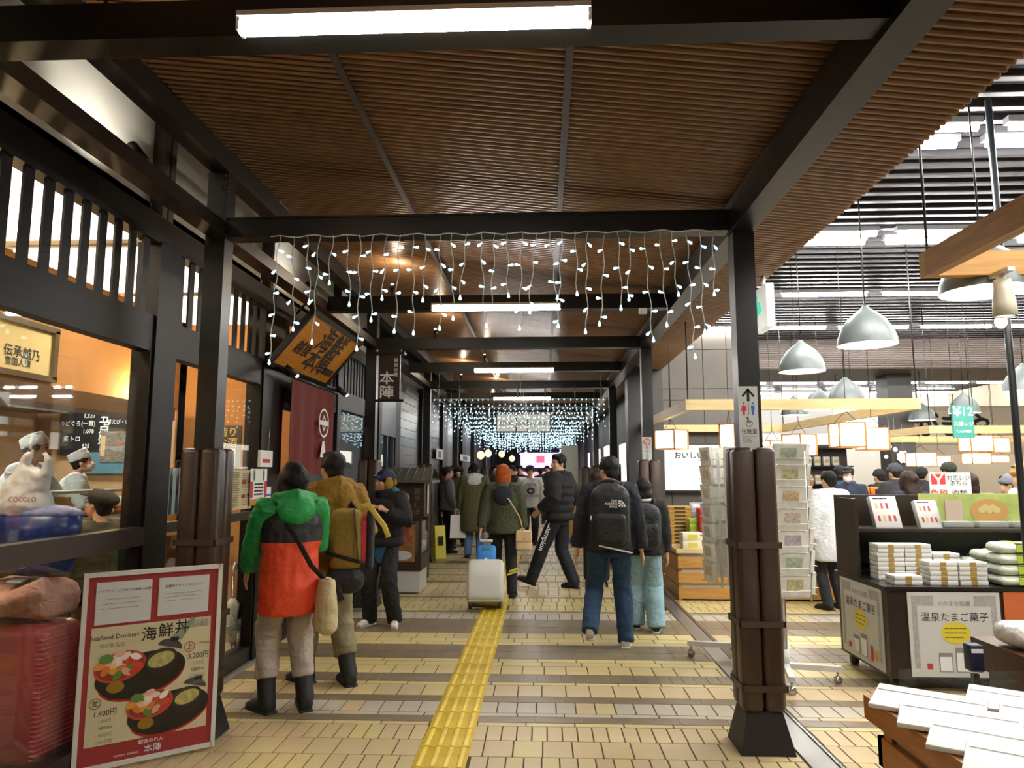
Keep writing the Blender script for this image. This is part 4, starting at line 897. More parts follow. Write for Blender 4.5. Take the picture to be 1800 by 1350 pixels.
b = B(); b.box((0, 0, 1.15), (.42, .06, 2.2)); mk('panel', b, M('panel_pale', 'cfd0c6', .5), t)
b = B(); b.box((0, 0, .03), (.5, .4, .06)); mk('foot', b, WHT, t)
t = thing('timber_stall', 'pale wooden sales stall with a blue crate at the far shop side', 'stall', (.62, 16.6, 0))
b = B(); b.bb((-.2, -.3, .12), (.3, .3, .95)); mk('counter', b, WOODM('stall_wood', 'a5793f', 'bd9152', 3, .5, 2), t)
b = B(); b.bb((-.22, -.32, 0), (.2, .2, .12)); mk('crate', b, M('crate_blue', '2f5fa8', .5), t)
for k in range(3): b = B(); b.rbox((-.08 + k * .13, -.2, 1.02), (.11, .12, .14), .02); mk('parcel', b, M('parcel_' + str(k), ('d9c9a2', 'c98f4a', 'e2ddd0')[k], .6), t)
# ================================================================= SOUVENIR SHOP (X > 1.65)
b = B(); b.bb((1.9, 24.0, 0), (13.5, 24.2, 4.5)); struct('wall_shop_back', b, M('shop_back_white', 'cfc8bb', .7))
b = B(); b.bb((13.4, -4, 0), (13.55, 24, 4.5)); struct('wall_shop_side', b, M('shop_side_beige', 'b9aa92', .7))
b = B(); b.bb((-3, -4.2, 0), (13.5, -4, 4.5)); struct('wall_behind', b, M('rear_wall_beige', 'b9b0a0', .7))
b = B(); b.bb((7.15, 15.0, 0), (7.65, 15.5, 4.2)); struct('pillar_shop', b, M('pillar_grey', '3c3a37', .6))
b = B(); b.bb((9.0, 17.9, 2.0), (13.4, 18.0, 3.2)); tag(mk('wall_partition', b, M('partition_beige', 'bfb19c', .7)), kind='structure')
LW = WOODM('pale_wood', 'c8ac74', 'd8c08a', 3, .5, 0); LWY = WOODM('pale_wood_y', 'c8ac74', 'd8c08a', 3, .5, 1); HW = WOODM('honey_wood_y', '9a6a2f', 'b5833f', 3, .45, 1); HWX = WOODM('honey_wood', 'a87838', 'c2924c', 3, .45, 0)
# ---- grey dome pendants
b = B(); b.lathe([(.25, 0), (.245, .06), (.215, .15), (.155, .24), (.085, .3), (.04, .335), (.022, .36)], 28)
dome = b.mesh('shade', M('dome_grey', '666d6a', .4)); 
b = B(); b.lathe([(.246, .004), (.24, .06), (.21, .145), (.15, .232), (.08, .29), (.0, .3)], 28); dlin = b.mesh('shade_lining', M('dome_lining', (1, .96, .88), .5, emit=2.5))
b = B(); b.ell((0, 0, .1), (.06, .06, .07), 14, 8); dblb = b.mesh('bulb', M('dome_bulb', (1, .95, .85), .4, emit=18))
DOMES = [(2.78, 4.5, 'nearest, behind the hanging spotlight'), (2.9, 6.4, 'second from the viewer'), (2.93, 8.1, 'third from the viewer'), (4.6, 13.2, 'small, over the lantern frame corner'), (4.6, 12.0, 'beside the frame corner, larger'), (4.45, 10.6, 'just above the pale frame beam'),
         (7.6, 14.6, 'small, before the shop pillar'), (7.4, 12.8, 'between the pillar and the green sign'), (6.15, 9.3, 'behind the green till sign'), (6.7, 9.0, 'cut by the dark pole')]
for (x, y, w) in DOMES:
    z = 2.72 if y < 9 else 2.62; t = thing('dome_pendant', f'grey metal dome pendant lamp, {w}', 'pendant lamp', (x, y, z), group='grey dome pendants')
    put('shade', dome, t); put('shade_lining', dlin, t); put('bulb', dblb, t)
    b = B(); b.tube([(0, 0, .35), (0, 0, 4.2 - z)], .006, 6); mk('cord', b, BLK, t)
# ---- hanging timber frames
def frame(label, x0, x1, y0, y1, z, mx, my, hgt=.12, th=.06, zt=4.2):
    t = thing('hanging_frame', label, 'hanging frame', (x0, y0, z)); W_, D_ = x1 - x0, y1 - y0
    for yy in (0, D_): b = B(); b.box((W_ / 2, yy, hgt / 2), (W_ + th, th, hgt)); mk('beam', b, mx, t)
    for xx in (0, W_): b = B(); b.box((xx, D_ / 2, hgt / 2), (th, D_ - th - .004, hgt)); mk('beam', b, my, t)
    for (xx, yy) in ((0, 0), (W_, 0), (0, D_), (W_, D_)): b = B(); b.tube([(xx, yy, hgt), (xx, yy, zt - z)], .008, 6); mk('hanger_rod', b, BLK, t)
    return t
frame('pale timber lantern frame hung in front of the grey panel wall', 1.62, 4.12, 8.0, 12.4, 2.28, LW, LWY)
frame('honey timber frame with a lighting track hung near the right picture edge', 2.34, 4.9, 1.2, 4.3, 2.77, HWX, HW, .15, .07)
frame('pale timber frame with lanterns behind the green till sign', 6.1, 10.4, 11.5, 15.0, 2.2, LW, LWY)
t = thing('track_spotlight', 'white cylindrical spotlight on the honey timber frame', 'spotlight', (2.69, 4.18, 2.77))
b = B(); b.box((0, 0, -.012), (.04, .18, .024)); mk('adapter', b, WHT, t)
b = B(); b.tube([(0, 0, -.02), (0, 0, -.08)], .018, 10); mk('stem', b, WHT, t)
b = B(); b.lathe([(.0, -.05), (.045, -.055), (.05, -.12), (.06, -.2), (.062, -.27), (.05, -.275)], 18); mk('head', b, M('lamp_ivory', 'cfc9b2', .4), t)
b = B(); b.lathe([(0, -.268), (.05, -.268)], 16); mk('lens', b, M('spot_lens', (1, .95, .85), .4, emit=6), t)
t = thing('bare_bulb', 'bare warm glowing bulb hanging under the white spotlight', 'bulb', (2.74, 4.3, 2.49))
b = B(); b.ell((0, 0, 0), (.033, .033, .042), 14, 8); mk('glass', b, M('bulb_warm', (1, .8, .4), .4, emit=10), t)
b = B(); b.tube([(0, 0, .035), (0, 0, .09)], .017, 10); mk('socket', b, CHROME, t); b = B(); b.tube([(0, 0, .09), (0, 0, .29)], .004, 5); mk('cord', b, BLK, t)
t = thing('dark_pole', 'slim dark metal pole rising from the gift shelf to the ceiling', 'pole', (3.13, 4.85, 0))
b = B(); b.tube([(0, 0, 0), (0, 0, 4.19)], .022, 12); mk('shaft', b, M('pole_grey', '34383b', .4, .5), t); b = B(); b.lathe([(.08, 0), (.08, .012), (.03, .03)], 16, close=True); mk('base', b, BLK, t)
# ---- paper lanterns
LP = M('lantern_paper', (1, .93, .8), .6, emit=LANT); LF = M('lantern_wood', 'b5803a', .5)
LANTS = [(1180, 773, 9.3, .30, .24, 'leftmost, against the whiteboard', 45), (1282, 767, 8.25, .17, .27, 'half hidden by the padded post', 60), (1358, 790, 9.9, .24, .22, 'above the postcard rack', 20), (1405, 782, 9.0, .28, .25, 'over the pink-jacketed staff', 30),
         (1489, 765, 8.05, .28, .26, 'larger of the two hanging together', 0), (1533, 772, 8.3, .26, .24, 'smaller of the two hanging together', 0), (1619, 808, 13.2, .36, .24, 'low one left of the yen sign', 0), (1650, 811, 14, .3, .2, 'behind the yen sign', 0),
         (1715, 780, 11.6, .34, .24, 'in the group under the green till sign', 0), (1748, 783, 11.7, .3, .22, 'right neighbour under the green till sign', 0), (1716, 806, 14.5, .36, .2, 'far low one under the group', 0), (1748, 807, 14.6, .36, .14, 'far low one beside it', 0)]
for (px, py, yc, w, h, d, rz) in LANTS:
    q = P(px, py, Y=yc); t = thing('paper_lantern', f'glowing white paper box lantern, {d}', 'lantern', (q.x, yc, q.z), R(rz), group='paper lanterns hung from the timber frames')
    b = B(); b.box((0, 0, 0), (w * .94, w * .94, h * .96)); mk('paper', b, LP, t)
    b = B()
    for sx in (-1, 1):
        for sy in (-1, 1): b.box((sx * w / 2, sy * w / 2, 0), (.016, .016, h))
    for zz in (-1, 1):
        for s_ in (-1, 1): b.box((0, s_ * w / 2, zz * h / 2), (w + .016, .016, .016)); b.box((s_ * w / 2, 0, zz * h / 2), (.016, w, .016))
    mk('wood_frame', b, LF, t)
    b = B()
    for sx in (-1, 1): b.tube([(sx * w / 2, 0, h / 2), (0, 0, h / 2 + .14)], .004, 5)
    b.tube([(0, 0, h / 2 + .14), (0, 0, 4.5 - q.z)], .004, 5); mk('cord', b, BLK, t)
    if yc < 10:
        for k, c in enumerate('おみやげ'[:3]): text('lettering', c, .05, GREYI, t, (0, -w * .475, .06 - k * .06))
# ---- whiteboard with marker writing against the panel wall
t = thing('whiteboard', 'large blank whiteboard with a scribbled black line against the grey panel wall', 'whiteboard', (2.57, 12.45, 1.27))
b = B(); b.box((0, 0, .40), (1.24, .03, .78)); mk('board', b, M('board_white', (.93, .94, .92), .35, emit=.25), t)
b = B()
for (q, d) in (((0, -.005, .8), (1.28, .05, .025)), ((0, -.005, .0), (1.28, .05, .025)), ((-.63, -.005, .4), (.02, .05, .8)), ((.63, -.005, .4), (.02, .05, .8))): b.box(q, d)
mk('frame', b, BLK, t); text('lettering', 'おいしい', .13, INK, t, (-.06, -.018, .6), bold=.04)
b = B(); b.tube([(-.5, 0, -.02), (-.5, .05, -1.27)], .015); mk('leg', b, BLK, t); b = B(); b.tube([(.5, 0, -.02), (.5, .05, -1.27)], .015); mk('leg', b, BLK, t)
b = B(); b.box((0, .0, -.62), (1.2, .03, .7)); mk('lower_panel', b, M('lower_dark', '2a2622', .6), t)
# ---- green till sign
c0 = P(1672, 713, Y=9); c1 = P(1713, 770, Y=9)
t = thing('till_sign', 'teal hanging sign reading 12 for the shared cash desk', 'sign', ((c0.x + c1.x) / 2, 9.0, (c0.z + c1.z) / 2)); w2, h2 = (c1.x - c0.x) / 2, (c0.z - c1.z) / 2
b = B(); b.box((0, 0, 0), (2 * w2, .03, 2 * h2)); mk('board', b, M('teal', '3f8f7f', .5), t)
text('lettering', '¥', .16, PAPER, t, (-.07, -.017, .12), bold=.04); text('lettering', '12', .15, PAPER, t, (.05, -.017, .12), bold=.02); text('lettering', '共通レジ', .06, PAPER, t, (0, -.017, -.03), bold=.01); text('lettering', 'CASHIER', .045, PAPER, t, (0, -.017, -.12), bold=.01)
b = B(); b.tube([(-.1, 0, h2), (-.1, 0, 4.2 - (c0.z + c1.z) / 2)], .004, 5); b.tube([(.1, 0, h2), (.1, 0, 4.2 - (c0.z + c1.z) / 2)], .004, 5); mk('cords', b, BLK, t)
text('lettering', 'がぎや', .62, INK, tag(box('wall_sign', (10.0, 17.86, 2.68), (1.9, .05, .8), M('sign_cream', 'cfc3ae', .6)), 'big black brush lettering on a cream wall sign at the back of the shop', 'sign'), (0, -.03, 0), bold=.06)
c0 = P(1468, 682, Y=16); t = thing('white_light_box', 'plain glowing white box sign hung over the lantern frame', 'sign', (P(1497, 715, Y=13.4).x, 13.4, P(1497, 722, Y=13.4).z)); b = B(); b.box((0, 0, 0), (.62, .1, .85)); mk('light_box', b, M('box_white', (.95, 1, .97), .5, emit=2.0), t); b = B(); b.tube([(0, 0, .42), (0, 0, 1.5)], .008, 5); mk('hanger', b, BLK, t)
# paper snowflakes on the shop pillar
for k, (px, py, r_) in enumerate(((1589, 803, .14), (1565, 785, .05), (1535, 798, .05), (1559, 803, .045), (1575, 790, .05))):
    q = P(px, py, Y=14.9); t = thing('paper_snowflake', f'white paper snowflake hung before the shop pillar, {["largest, scalloped", "upper small", "lowest left", "left grey", "upper right"][k]}', 'decoration', (q.x, 14.93, q.z)); b = B(); n = 16
    b.add([(r_ * (1 if i % 2 else .82) * cos(2 * pi * i / n), 0, r_ * (1 if i % 2 else .82) * sin(2 * pi * i / n)) for i in range(n)], [tuple(range(n))]); b.add([(v[0], .006, v[2]) for v in b.v], [tuple(range(n - 1, -1, -1))]); mk('flake', b, PAPER, t)
    b = B(); b.tube([(0, 0, r_), (0, 0, r_ + .6)], .002, 4); mk('thread', b, WHT, t)
# ---- postcard spinner behind the nearest post
WW = M('white_wire', 'd9d9d4', .4); CARDC = ['e4e0d4', 'd8dac9', 'e6e3da', 'dcd8c6', 'eae7dd']
def spinner(label, x, y):
    rd = random.Random(int(x * 100)); t = thing('postcard_spinner', label, 'display rack', (x, y, 0))
    b = B(); b.tube([(0, 0, .1), (0, 0, 1.78)], .022, 12); mk('pole', b, CHROME, t); b = B(); b.tube([(0, 0, .08), (0, 0, .24)], .034, 12); mk('hub', b, WW, t)
    for k in range(4):
        a_ = R(-12 + 90 * k); d = Vector((cos(a_), sin(a_), 0)); b = B(); b.box(d * .2 + Vector((0, 0, .115)), (.4, .045, .04), 0, Matrix.Rotation(a_, 3, 'Z')); o = mk('foot_arm', b, WW, t)
        b = B(); b.tube([d * .37 + Vector((0, -.01, .032)), d * .37 + Vector((0, .01, .032))], .032, 12); b.tube([d * .37 + Vector((0, 0, .05)), d * .37 + Vector((0, 0, .1))], .01, 8); mk('caster', b, CHROME, o)
    for sd in range(4):
        a_ = R(8 + 90 * sd); nx = Vector((cos(a_ - pi / 2), sin(a_ - pi / 2), 0)); tx = Vector((cos(a_), sin(a_), 0)); Rz = Matrix.Rotation(a_, 3, 'Z')
        b = B()
        for q in (-1, 1): b.tube([nx * .16 + tx * q * .15 + Vector((0, 0, .62)), nx * .16 + tx * q * .15 + Vector((0, 0, 1.76))], .005, 5)
        for z in [.66 + k * .165 for k in range(7)]:
            b.tube([nx * .16 + tx * -.13 + Vector((0, 0, z + .06)), nx * .24 + tx * -.11 + Vector((0, 0, z + .05)), nx * .24 + tx * .11 + Vector((0, 0, z + .05)), nx * .16 + tx * .13 + Vector((0, 0, z + .06))], .003, 4)
            b.tube([nx * .16 + tx * -.11 + Vector((0, 0, z)), nx * .23 + tx * -.1 + Vector((0, 0, z)), nx * .23 + tx * .1 + Vector((0, 0, z)), nx * .16 + tx * .11 + Vector((0, 0, z))], .003, 4)
        mk('wire_side', b, WW, t)
        for k in range(7):
            z = .66 + k * .165; h = CARDC[(k + sd) % 5]; b = B(); b.box(nx * .2 + Vector((0, 0, z + .085)), (.24, .03, .16), 0, Rz @ Matrix.Rotation(.12, 3, 'X')); mk('postcard_pack', b, M('card_' + h, h, .6, var=.12, vs=14), t)
            hp = ('b9b58a', 'c2b7a8', 'a9b3a0', 'c9b48c', 'b3a9b0')[(k * 2 + sd) % 5]; b = B(); b.box(nx * .212 + Vector((0, 0, z + .09)), (.13, .012, .085), 0, Rz @ Matrix.Rotation(.12, 3, 'X')); mk('card_picture', b, M('pic_' + hp, hp, .6, var=.35, vs=40), t)

spinner('white wire postcard spinner on casters to the right of the nearest padded post', 1.86, 5.8)
spinner('second postcard spinner peeping out left of the nearest padded post', 1.64, 6.42)
# ---- dark gift shelf with posters
t = thing('gift_shelf', 'dark brown gift shelf on casters with confectionery posters on its base', 'shelf', (2.53, 5.5, 0)); DK = M('shelf_brown', '2a1f19', .4, var=.2, vs=5)
b = B(); b.bb((0, .02, .1), (2.9, .9, .73)); mk('base_cabinet', b, DK, t); b = B(); b.bb((-.02, 0, .73), (2.92, .92, .757)); mk('deck', b, M('deck_black', '1d1917', .3), t)
b = B(); b.bb((0, .86, .757), (2.9, .9, 1.40)); mk('back_panel', b, DK, t); b = B(); b.bb((0, .5, .757), (.03, .86, 1.38)); mk('side_panel', b, DK, t); b = B(); b.bb((.03, .5, 1.115), (2.9, .86, 1.14)); mk('upper_shelf', b, DK, t)
for (x, y) in ((.06, .1), (2.8, .1), (.06, .8), (2.8, .8)): b = B(); b.tube([(x - .02, y, .05), (x + .02, y, .05)], .05, 14); mk('caster', b, BLK, t)
def eggposter(name, label, x0, x1, z0, z1, y, rz, loc):
    t2 = thing(name, label, 'poster', loc, rz); w, h = x1 - x0, z1 - z0
    b = B(); b.box((0, .004, 0), (w, .008, h)); mk('board', b, M('poster_white', 'd2d1cb', .5), t2)
    b = B(); 
    for (xa, xb, za, zb) in ((-.46, -.4, -.4, .335), (.4, .46, -.4, .335), (-.46, -.22, .34, .46), (.22, .46, .34, .46)): rect(b, xa * w, xb * w, za * h, zb * h, -.001)
    tag(mk('grey_border', b, M('border_grey', 'a9a8a4', .6, var=.15, vs=30), t2), kind='stuff')
    text('lettering', '温泉たまご菓子', w * .105, INK, t2, (0, -.002, h * .2)); text('lettering', 'ゆのまち銘菓', w * .06, GREYI, t2, (0, -.002, h * .36))
    b = B(); disc(b, 0, .02 * h, w * .16, h * .13, -.002); mk('yellow_oval', b, M('oval_yellow', 'e2cf3c', .5), t2)
    b = B(); lines(b, -w * .12, w * .12, -h * .06, h * .1, 3, .2, 0, -.003, .15, 1, 5); tag(mk('print', b, M('brown_ink', '6b5a2a', .6), t2), kind='stuff')
    for (xa, hh_) in ((-.2, .28), (-.02, .36)):
        b = B(); rect(b, xa * w, (xa + .15) * w, -h * .44, -h * .44 + h * hh_ * .8, -.002); o = mk('label_box', b, GREYI, t2); b = B(); rect(b, (xa + .012) * w, (xa + .138) * w, -h * .43, -h * .43 + h * hh_ * .6, -.003); mk('label_face', b, PAPER, t2)
    b = B(); rect(b, .2 * w, .26 * w, -h * .44, -h * .25, -.002); mk('red_pack_print', b, REDI, t2); b = B(); disc(b, .33 * w, -.35 * h, w * .045, h * .06, -.002); mk('egg_cake_print', b, M('cake_gold', 'd0993a', .5), t2)
    b = B(); rect(b, -.33 * w, -.27 * w, -h * .41, -h * .34, -.002); mk('seal_print', b, REDI, t2)
eggposter('confectionery_poster', 'white poster for hot-spring egg sweets on the shelf front', 0, .66, 0, .6, 0, 0, (2.53 + .47, 5.508, .42))
eggposter('side_poster', 'matching white egg-sweet poster on the narrow side of the gift shelf', 0, .74, 0, .6, 0, R(-90), (2.522, 5.97, .42))
t2 = thing('egg_photo_poster', 'orange poster photo of round golden cakes on a white plate', 'poster', (3.85, 5.508, .415)); b = B(); b.box((0, .004, 0), (.98, .008, .62)); mk('board', b, M('poster_orange', 'c8693a', .5), t2)
b = B(); disc(b, .1, -.05, .44, .27, -.002, 0, 40); mk('plate_print', b, M('plate_print', 'dccfc2', .5), t2)
for (x, z) in ((-.22, .08), (-.1, -.06), (-.06, .14), (.06, .05), (.02, -.17), (.22, .1), (.2, -.06), (.32, -.16)): b = B(); disc(b, x, z, .085, .08, -.003 - x * .0005, 0, 24); mk('cake_print', b, M('cake_amber', 'd89a3f', .5, var=.1, vs=8), t2)
# boxes of sweets on the deck
b = B(); b.rbox((0, 0, .0165), (.205, .15, .033), .003); bxm = b.mesh('carton', M('carton_white', 'dedcd4', .5)); b = B(); b.box((.0, -.0765, .018), (.045, .002, .026)); glm = b.mesh('gold_label', M('gold_label', 'b8953c', .4, .3))
STK = [(.20, .16, 2, 'in the low front pile'), (.20, .42, 8, 'in the tall rear pile, left column'), (.41, .42, 8, 'in the tall rear pile, right column'), (.46, .16, 5, 'in the middle front pile, left column'), (.675, .16, 5, 'in the middle front pile, right column'), (.63, .42, 6, 'in the rear pile behind the middle one')]
for (x, y, n, d) in STK:
    for k in range(n):
        t2 = thing('sweets_box', f'white sweets box, {ORD[k]} from the bottom {d}', 'box', (2.53 + x + rd.uniform(-.004, .004), 5.5 + y, .757 + k * .0345), rd.uniform(-.02, .02), 'white sweets boxes on the gift shelf'); put('carton', bxm, t2); put('gold_label', glm, t2)
# bags of green sweets
gb_ = B(); gb_.rbox((0, 0, .04), (.3, .2, .075), .035, seg=3); gbm = gb_.mesh('bag_body', M('bag_clear_green', 'd5dcc9', .3, var=.12, vs=9, bump=.4, bs=30)); b = B(); b.box((0, -.101, .04), (.06, .004, .05)); b.box((0, 0, .079), (.06, .2, .003)); glb = b.mesh('green_band', M('band_lime', 'a8c23c', .5))
for r_ in range(3):
    for cx in range(3):
        for k in range(4 - r_ if r_ else 4):
            t2 = thing('sweets_bag', f'clear sweets bag with lime band, {ORD[k]} up, {["near", "middle", "far"][cx]} column, {["front", "second", "rear"][r_]} row', 'bag', (3.52 + cx * .33, 5.62 + r_ * .22, .757 + k * .079), 0, 'clear bags with lime bands'); put('bag_body', gbm, t2); put('green_band', glb, t2)
for (x, w, d) in ((.32, .23, 'taller white display box with red and gold sweets leaning on the upper shelf'), (.66, .19, 'smaller white display box leaning beside the taller one')):
    t2 = thing('display_carton', d, 'box', (2.53 + x, 6.08, 1.142), rot=(R(-18), 0, R(8))); h = .27 if w > .2 else .235; b = B(); b.rbox((0, .03, h / 2), (w, .05, h), .004); mk('carton', b, M('carton_gloss', 'e4e2dc', .35), t2)
    for q in range(7): b = B(); rect(b, -w * .36 + (q % 4) * w * .2, -w * .27 + (q % 4) * w * .2, h * (.2 + .4 * (q // 4)), h * (.38 + .4 * (q // 4)), .004); mk('sweet_print', b, M('sweet_' + str(q % 3), ('b5404a', 'd8bc6a', 'c9555a')[q % 3], .5), t2)
    b = B(); lines(b, -w * .4, w * .2, h * .88, h * .95, 1, .5, 0, .004, .1, 2, 4); mk('print', b, INK, t2)
t2 = thing('green_sweet_panel', 'lime green display panel with a photo of dumplings on the upper shelf', 'display panel', (3.72, 6.2, 1.142)); b = B(); b.box((-.12, .0, .14), (.9, .012, .27)); mk('panel', b, M('panel_lime', 'b5c06a', .5, var=.2, vs=9), t2)
b = B(); disc(b, 0, .13, .16, .1, -.008, 0, 26); mk('dish_print', b, M('dish_tan', 'cf9a5c', .5), t2)
for k in range(5): b = B(); disc(b, -.06 + k * .03, .14 + (k % 2) * .02, .03, .027, -.009 - k * .0003, 0, 14); mk('dumpling_print', b, M('dumpling', 'e2c58a', .5), t2)
b = B(); b.box((-.29, -.011, .12), (.14, .004, .2)); mk('pale_print', b, M('print_rose', 'd8b8a8', .5), t2); b = B(); b.box((.12, -.1, .14), (1.15, .004, .26)); mk('acrylic_guard', b, GLASS('acrylic', (.95, .98, .97), 1.35), t2)
for k in range(4): b = B(); b.rbox((-.3 + k * .28, -.05, .025), (.24, .08, .05), .005); mk('packet', b, M('carton_gloss'), t2)
t2 = thing('tax_free_sign', 'white card sign with a red yen mark standing on the gift shelf', 'sign', (3.52, 6.38, 1.32)); b = B(); b.box((0, 0, .15), (.35, .01, .245)); mk('card', b, PAPER, t2)
b = B(); rect(b, -.16, -.04, .17, .26, -.006); mk('red_square', b, M('tax_red', 'd4453f', .5), t2); b = B(); b.add([(-.15, -.007, .26), (-.13, -.007, .26), (-.1, -.007, .22), (-.07, -.007, .26), (-.05, -.007, .26), (-.09, -.007, .205), (-.09, -.007, .17), (-.11, -.007, .17), (-.11, -.007, .205)], [(0, 8, 5, 4, 3, 2, 1), (8, 7, 6, 5)]); mk('yen_mark', b, PAPER, t2)
text('lettering', '免税', .075, M('tax_red'), t2, (-.1, -.007, .09), bold=.01); text('lettering', '対応レジ\nあちら', .05, INK, t2, (.07, -.007, .2), line=.9); text('lettering', '酒類', .07, INK, t2, (.07, -.007, .09)); b = B(); b.bb((-.12, .0, -.0), (.12, .05, .03)); mk('foot', b, M('foot_clear', 'b9b9b4', .3), t2)
for x in (-.1, .1): b = B(); b.bb((x - .01, 0, -.02), (x + .01, .01, .05)); mk('prong', b, CHROME, t2)
# ---- low display table in the foreground
t = thing('low_display_table', 'honey wooden low display table at the lower right corner', 'table', (1.52, 1.2, 0)); AM = WOODM('amber_wood', '8a5212', 'a5681c', 3, .4, 1)
b = B(); b.bb((0, 0, .44), (.95, 2.42, .545)); mk('tray_rim', b, AM, t); b = B(); b.bb((.05, .1, .06), (.9, 2.3, .44)); mk('body', b, M('body_grey', '8d867a', .6), t)
for z in (.06, .26): b = B(); b.bb((.02, .06, z), (.05, 2.34, z + .13)); mk('plank', b, AM, t); b = B(); b.bb((.02, 2.3, z), (.93, 2.34, z + .13)); mk('plank', b, AM, t)
for y in (.1, 1.2, 2.26): b = B(); b.bb((.03, y - .04, 0), (.1, y + .04, .44)); mk('leg', b, AM, t)
b = B(); b.rbox((0, 0, .012), (.44, .3, .02), .003); pk = b.mesh('wrapper', M('wrapper_white', 'e2e0da', .5)); b = B(); b.box((0, .06, .0245), (.42, .004, .002)); pk2 = b.mesh('fold_line', M('fold_grey', 'b8b5aa', .6))
for k in range(7):
    for r_ in range(2):
        t2 = thing('gift_packet', f'white gift packet, {ORD[k]} from the far end, {["outer", "inner"][r_]} row of the low table', 'packet', (1.72 + r_ * .42, 3.42 - k * .24, .547 + .004 * (k % 2) + r_ * .002), group='white gift packets on the low table'); t2.rotation_euler = (R(3.5), 0, R(-32 + rd.uniform(-3, 3))); t2.location.z += .008; put('wrapper', pk, t2); put('fold_line', pk2, t2)
t2 = thing('price_card', 'small card with red, white and blue bands among the white packets', 'price card', (1.88, 2.72, .575), rot=(R(-25), 0, R(-30))); b = B(); b.box((0, 0, .045), (.075, .004, .09)); mk('card', b, PAPER, t2); b = B(); rect(b, -.037, .037, .07, .09, -.0025); mk('red_band', b, REDI, t2); b = B(); rect(b, -.037, .037, .0, .035, -.0025); mk('blue_band', b, M('card_blue', '6fa3c4', .5), t2)
b = B(); b.rbox((2.0, 3.615, .6), (.62, .006, .12), .003); tag(mk('acrylic_divider', b, MATS['acrylic']), 'clear acrylic divider at the far end of the low display table', 'divider')
t = thing('dark_display_tray', 'dark brown tray of plastic-wrapped snacks behind the low table', 'tray', (2.45, 3.2, 0)); b = B(); b.bb((0, 0, .5), (1.6, 1.15, .66)); mk('tray', b, WOODM('tray_brown', '3f2714', '553819', 3, .4, 0), t); b = B(); b.bb((.06, .06, 0), (1.5, 1.1, .5)); mk('plinth', b, M('shelf_brown'), t)
for k in range(8):
    t2 = thing('snack_bag', f'crinkled clear snack bag, {ORD[k % 4]} in the {["far", "near"][k // 4]} row of the dark tray', 'bag', (2.62 + (k % 4) * .3, 4.08 - (k // 4) * .32, .66), R(20 * k), 'crinkled snack bags in the dark tray'); b = B(); b.rbox((0, 0, .07), (.3, .24, .12), .05, seg=3); mk('bag_body', b, M('bag_crinkle', 'd2cfc6', .2, var=.25, vs=16, bump=.8, bs=24), t2); b = B(); b.box((0, -.1, .125), (.1, .05, .004)); mk('red_label', b, REDI, t2)
t2 = thing('navy_marker_box', 'small navy box with white edges at the corner of the dark tray', 'box', (2.33, 4.12, .0)); b = B(); b.rbox((0, 0, .6), (.07, .07, .14), .006); mk('box_body', b, M('navy', '1f2740', .5), t2); b = B(); b.box((0, 0, .25), (.03, .03, .53)); mk('post', b, BLK, t2); b = B(); b.box((0, -.037, .64), (.06, .004, .02)); mk('white_edge', b, PAPER, t2)
# ---- plank-fronted sales tables
def plank_table(label, x0, x1, y0, y1, ztop=.63):
    t = thing('plank_table', label, 'sales table', (x0, y0, 0)); W_, D_ = x1 - x0, y1 - y0
    b = B(); b.bb((-.02, -.02, ztop - .045), (W_ + .02, D_, ztop)); mk('top_board', b, LW, t); b = B(); b.bb((.03, .03, .02), (W_ - .03, D_ - .03, ztop - .05)); mk('inner_panel', b, M('inner_grey', 'b5aea0', .6), t)
    for k in range(3):
        z = .03 + k * .185; b = B(); b.bb((0, 0, z), (W_, .025, z + .135)); mk('plank', b, HWX, t); b = B(); b.bb((0, .03, z), (.025, D_, z + .135)); mk('plank', b, HW, t)
    for x in (.03, W_ / 2, W_ - .03): b = B(); b.bb((x - .02, .024, 0), (x + .02, .05, ztop - .05)); mk('upright', b, HWX, t)
    return t
plank_table('honey plank sales table behind the nearest post, stacked with sweets', 1.68, 3.62, 9.2, 10.4)
plank_table('second plank sales table with white boxes behind the gift shelf', 3.75, 6.6, 9.3, 10.5)
def goods(label, x, y, z, d, col, n=1, grp=None, band=None):
    b = B(); b.rbox((0, 0, d[2] / 2), d, .004); me = b.mesh('carton', M('pack_' + col, col, .45, var=.08, vs=20)); m2 = None
    if band: b = B(); b.box((0, -d[1] / 2 - .001, d[2] / 2), (d[0] * .5, .003, d[2] * .6)); m2 = b.mesh('band', M('band_' + band, band, .5))
    for k in range(n):
        t = thing('gift_box', label + (f', {ORD[k]} from the bottom' if n > 1 else ''), 'box', (x, y, z + k * d[2]), rd.uniform(-.04, .04), grp or label); put('carton', me, t)
        if m2: put('band', m2, t)
Z = .63
goods('white, yellow-printed gift carton at the table end', 1.88, 9.35, Z, (.25, .2, .1), 'd8d4b8', 2, band='cfc24a')
goods('slim white box in a column beside the yellow carton', 2.15, 9.33, Z, (.1, .2, .055), 'dad7cc', 6); goods('chequered brown sweets box in the column by the white boxes', 2.28, 9.33, Z, (.13, .2, .055), '7a5236', 6, band='4f3423')
goods('slim white box between brown columns', 2.42, 9.33, Z, (.1, .2, .055), 'dedbd2', 5); goods('chequered brown sweets box in the column by the post', 2.56, 9.33, Z, (.13, .2, .055), '7a5236', 5, band='4f3423')
goods('bright red snack packet in the pile', 2.17, 9.65, Z, (.26, .2, .07), 'b51f22', 7, band='d8683a'); goods('green snack packet in the pile by the red ones', 2.45, 9.65, Z, (.2, .2, .07), '6f9a35', 6, band='3f6d28'); goods('lime packet in the low pile', 2.0, 9.75, Z, (.14, .2, .07), 'a3b83f', 5)
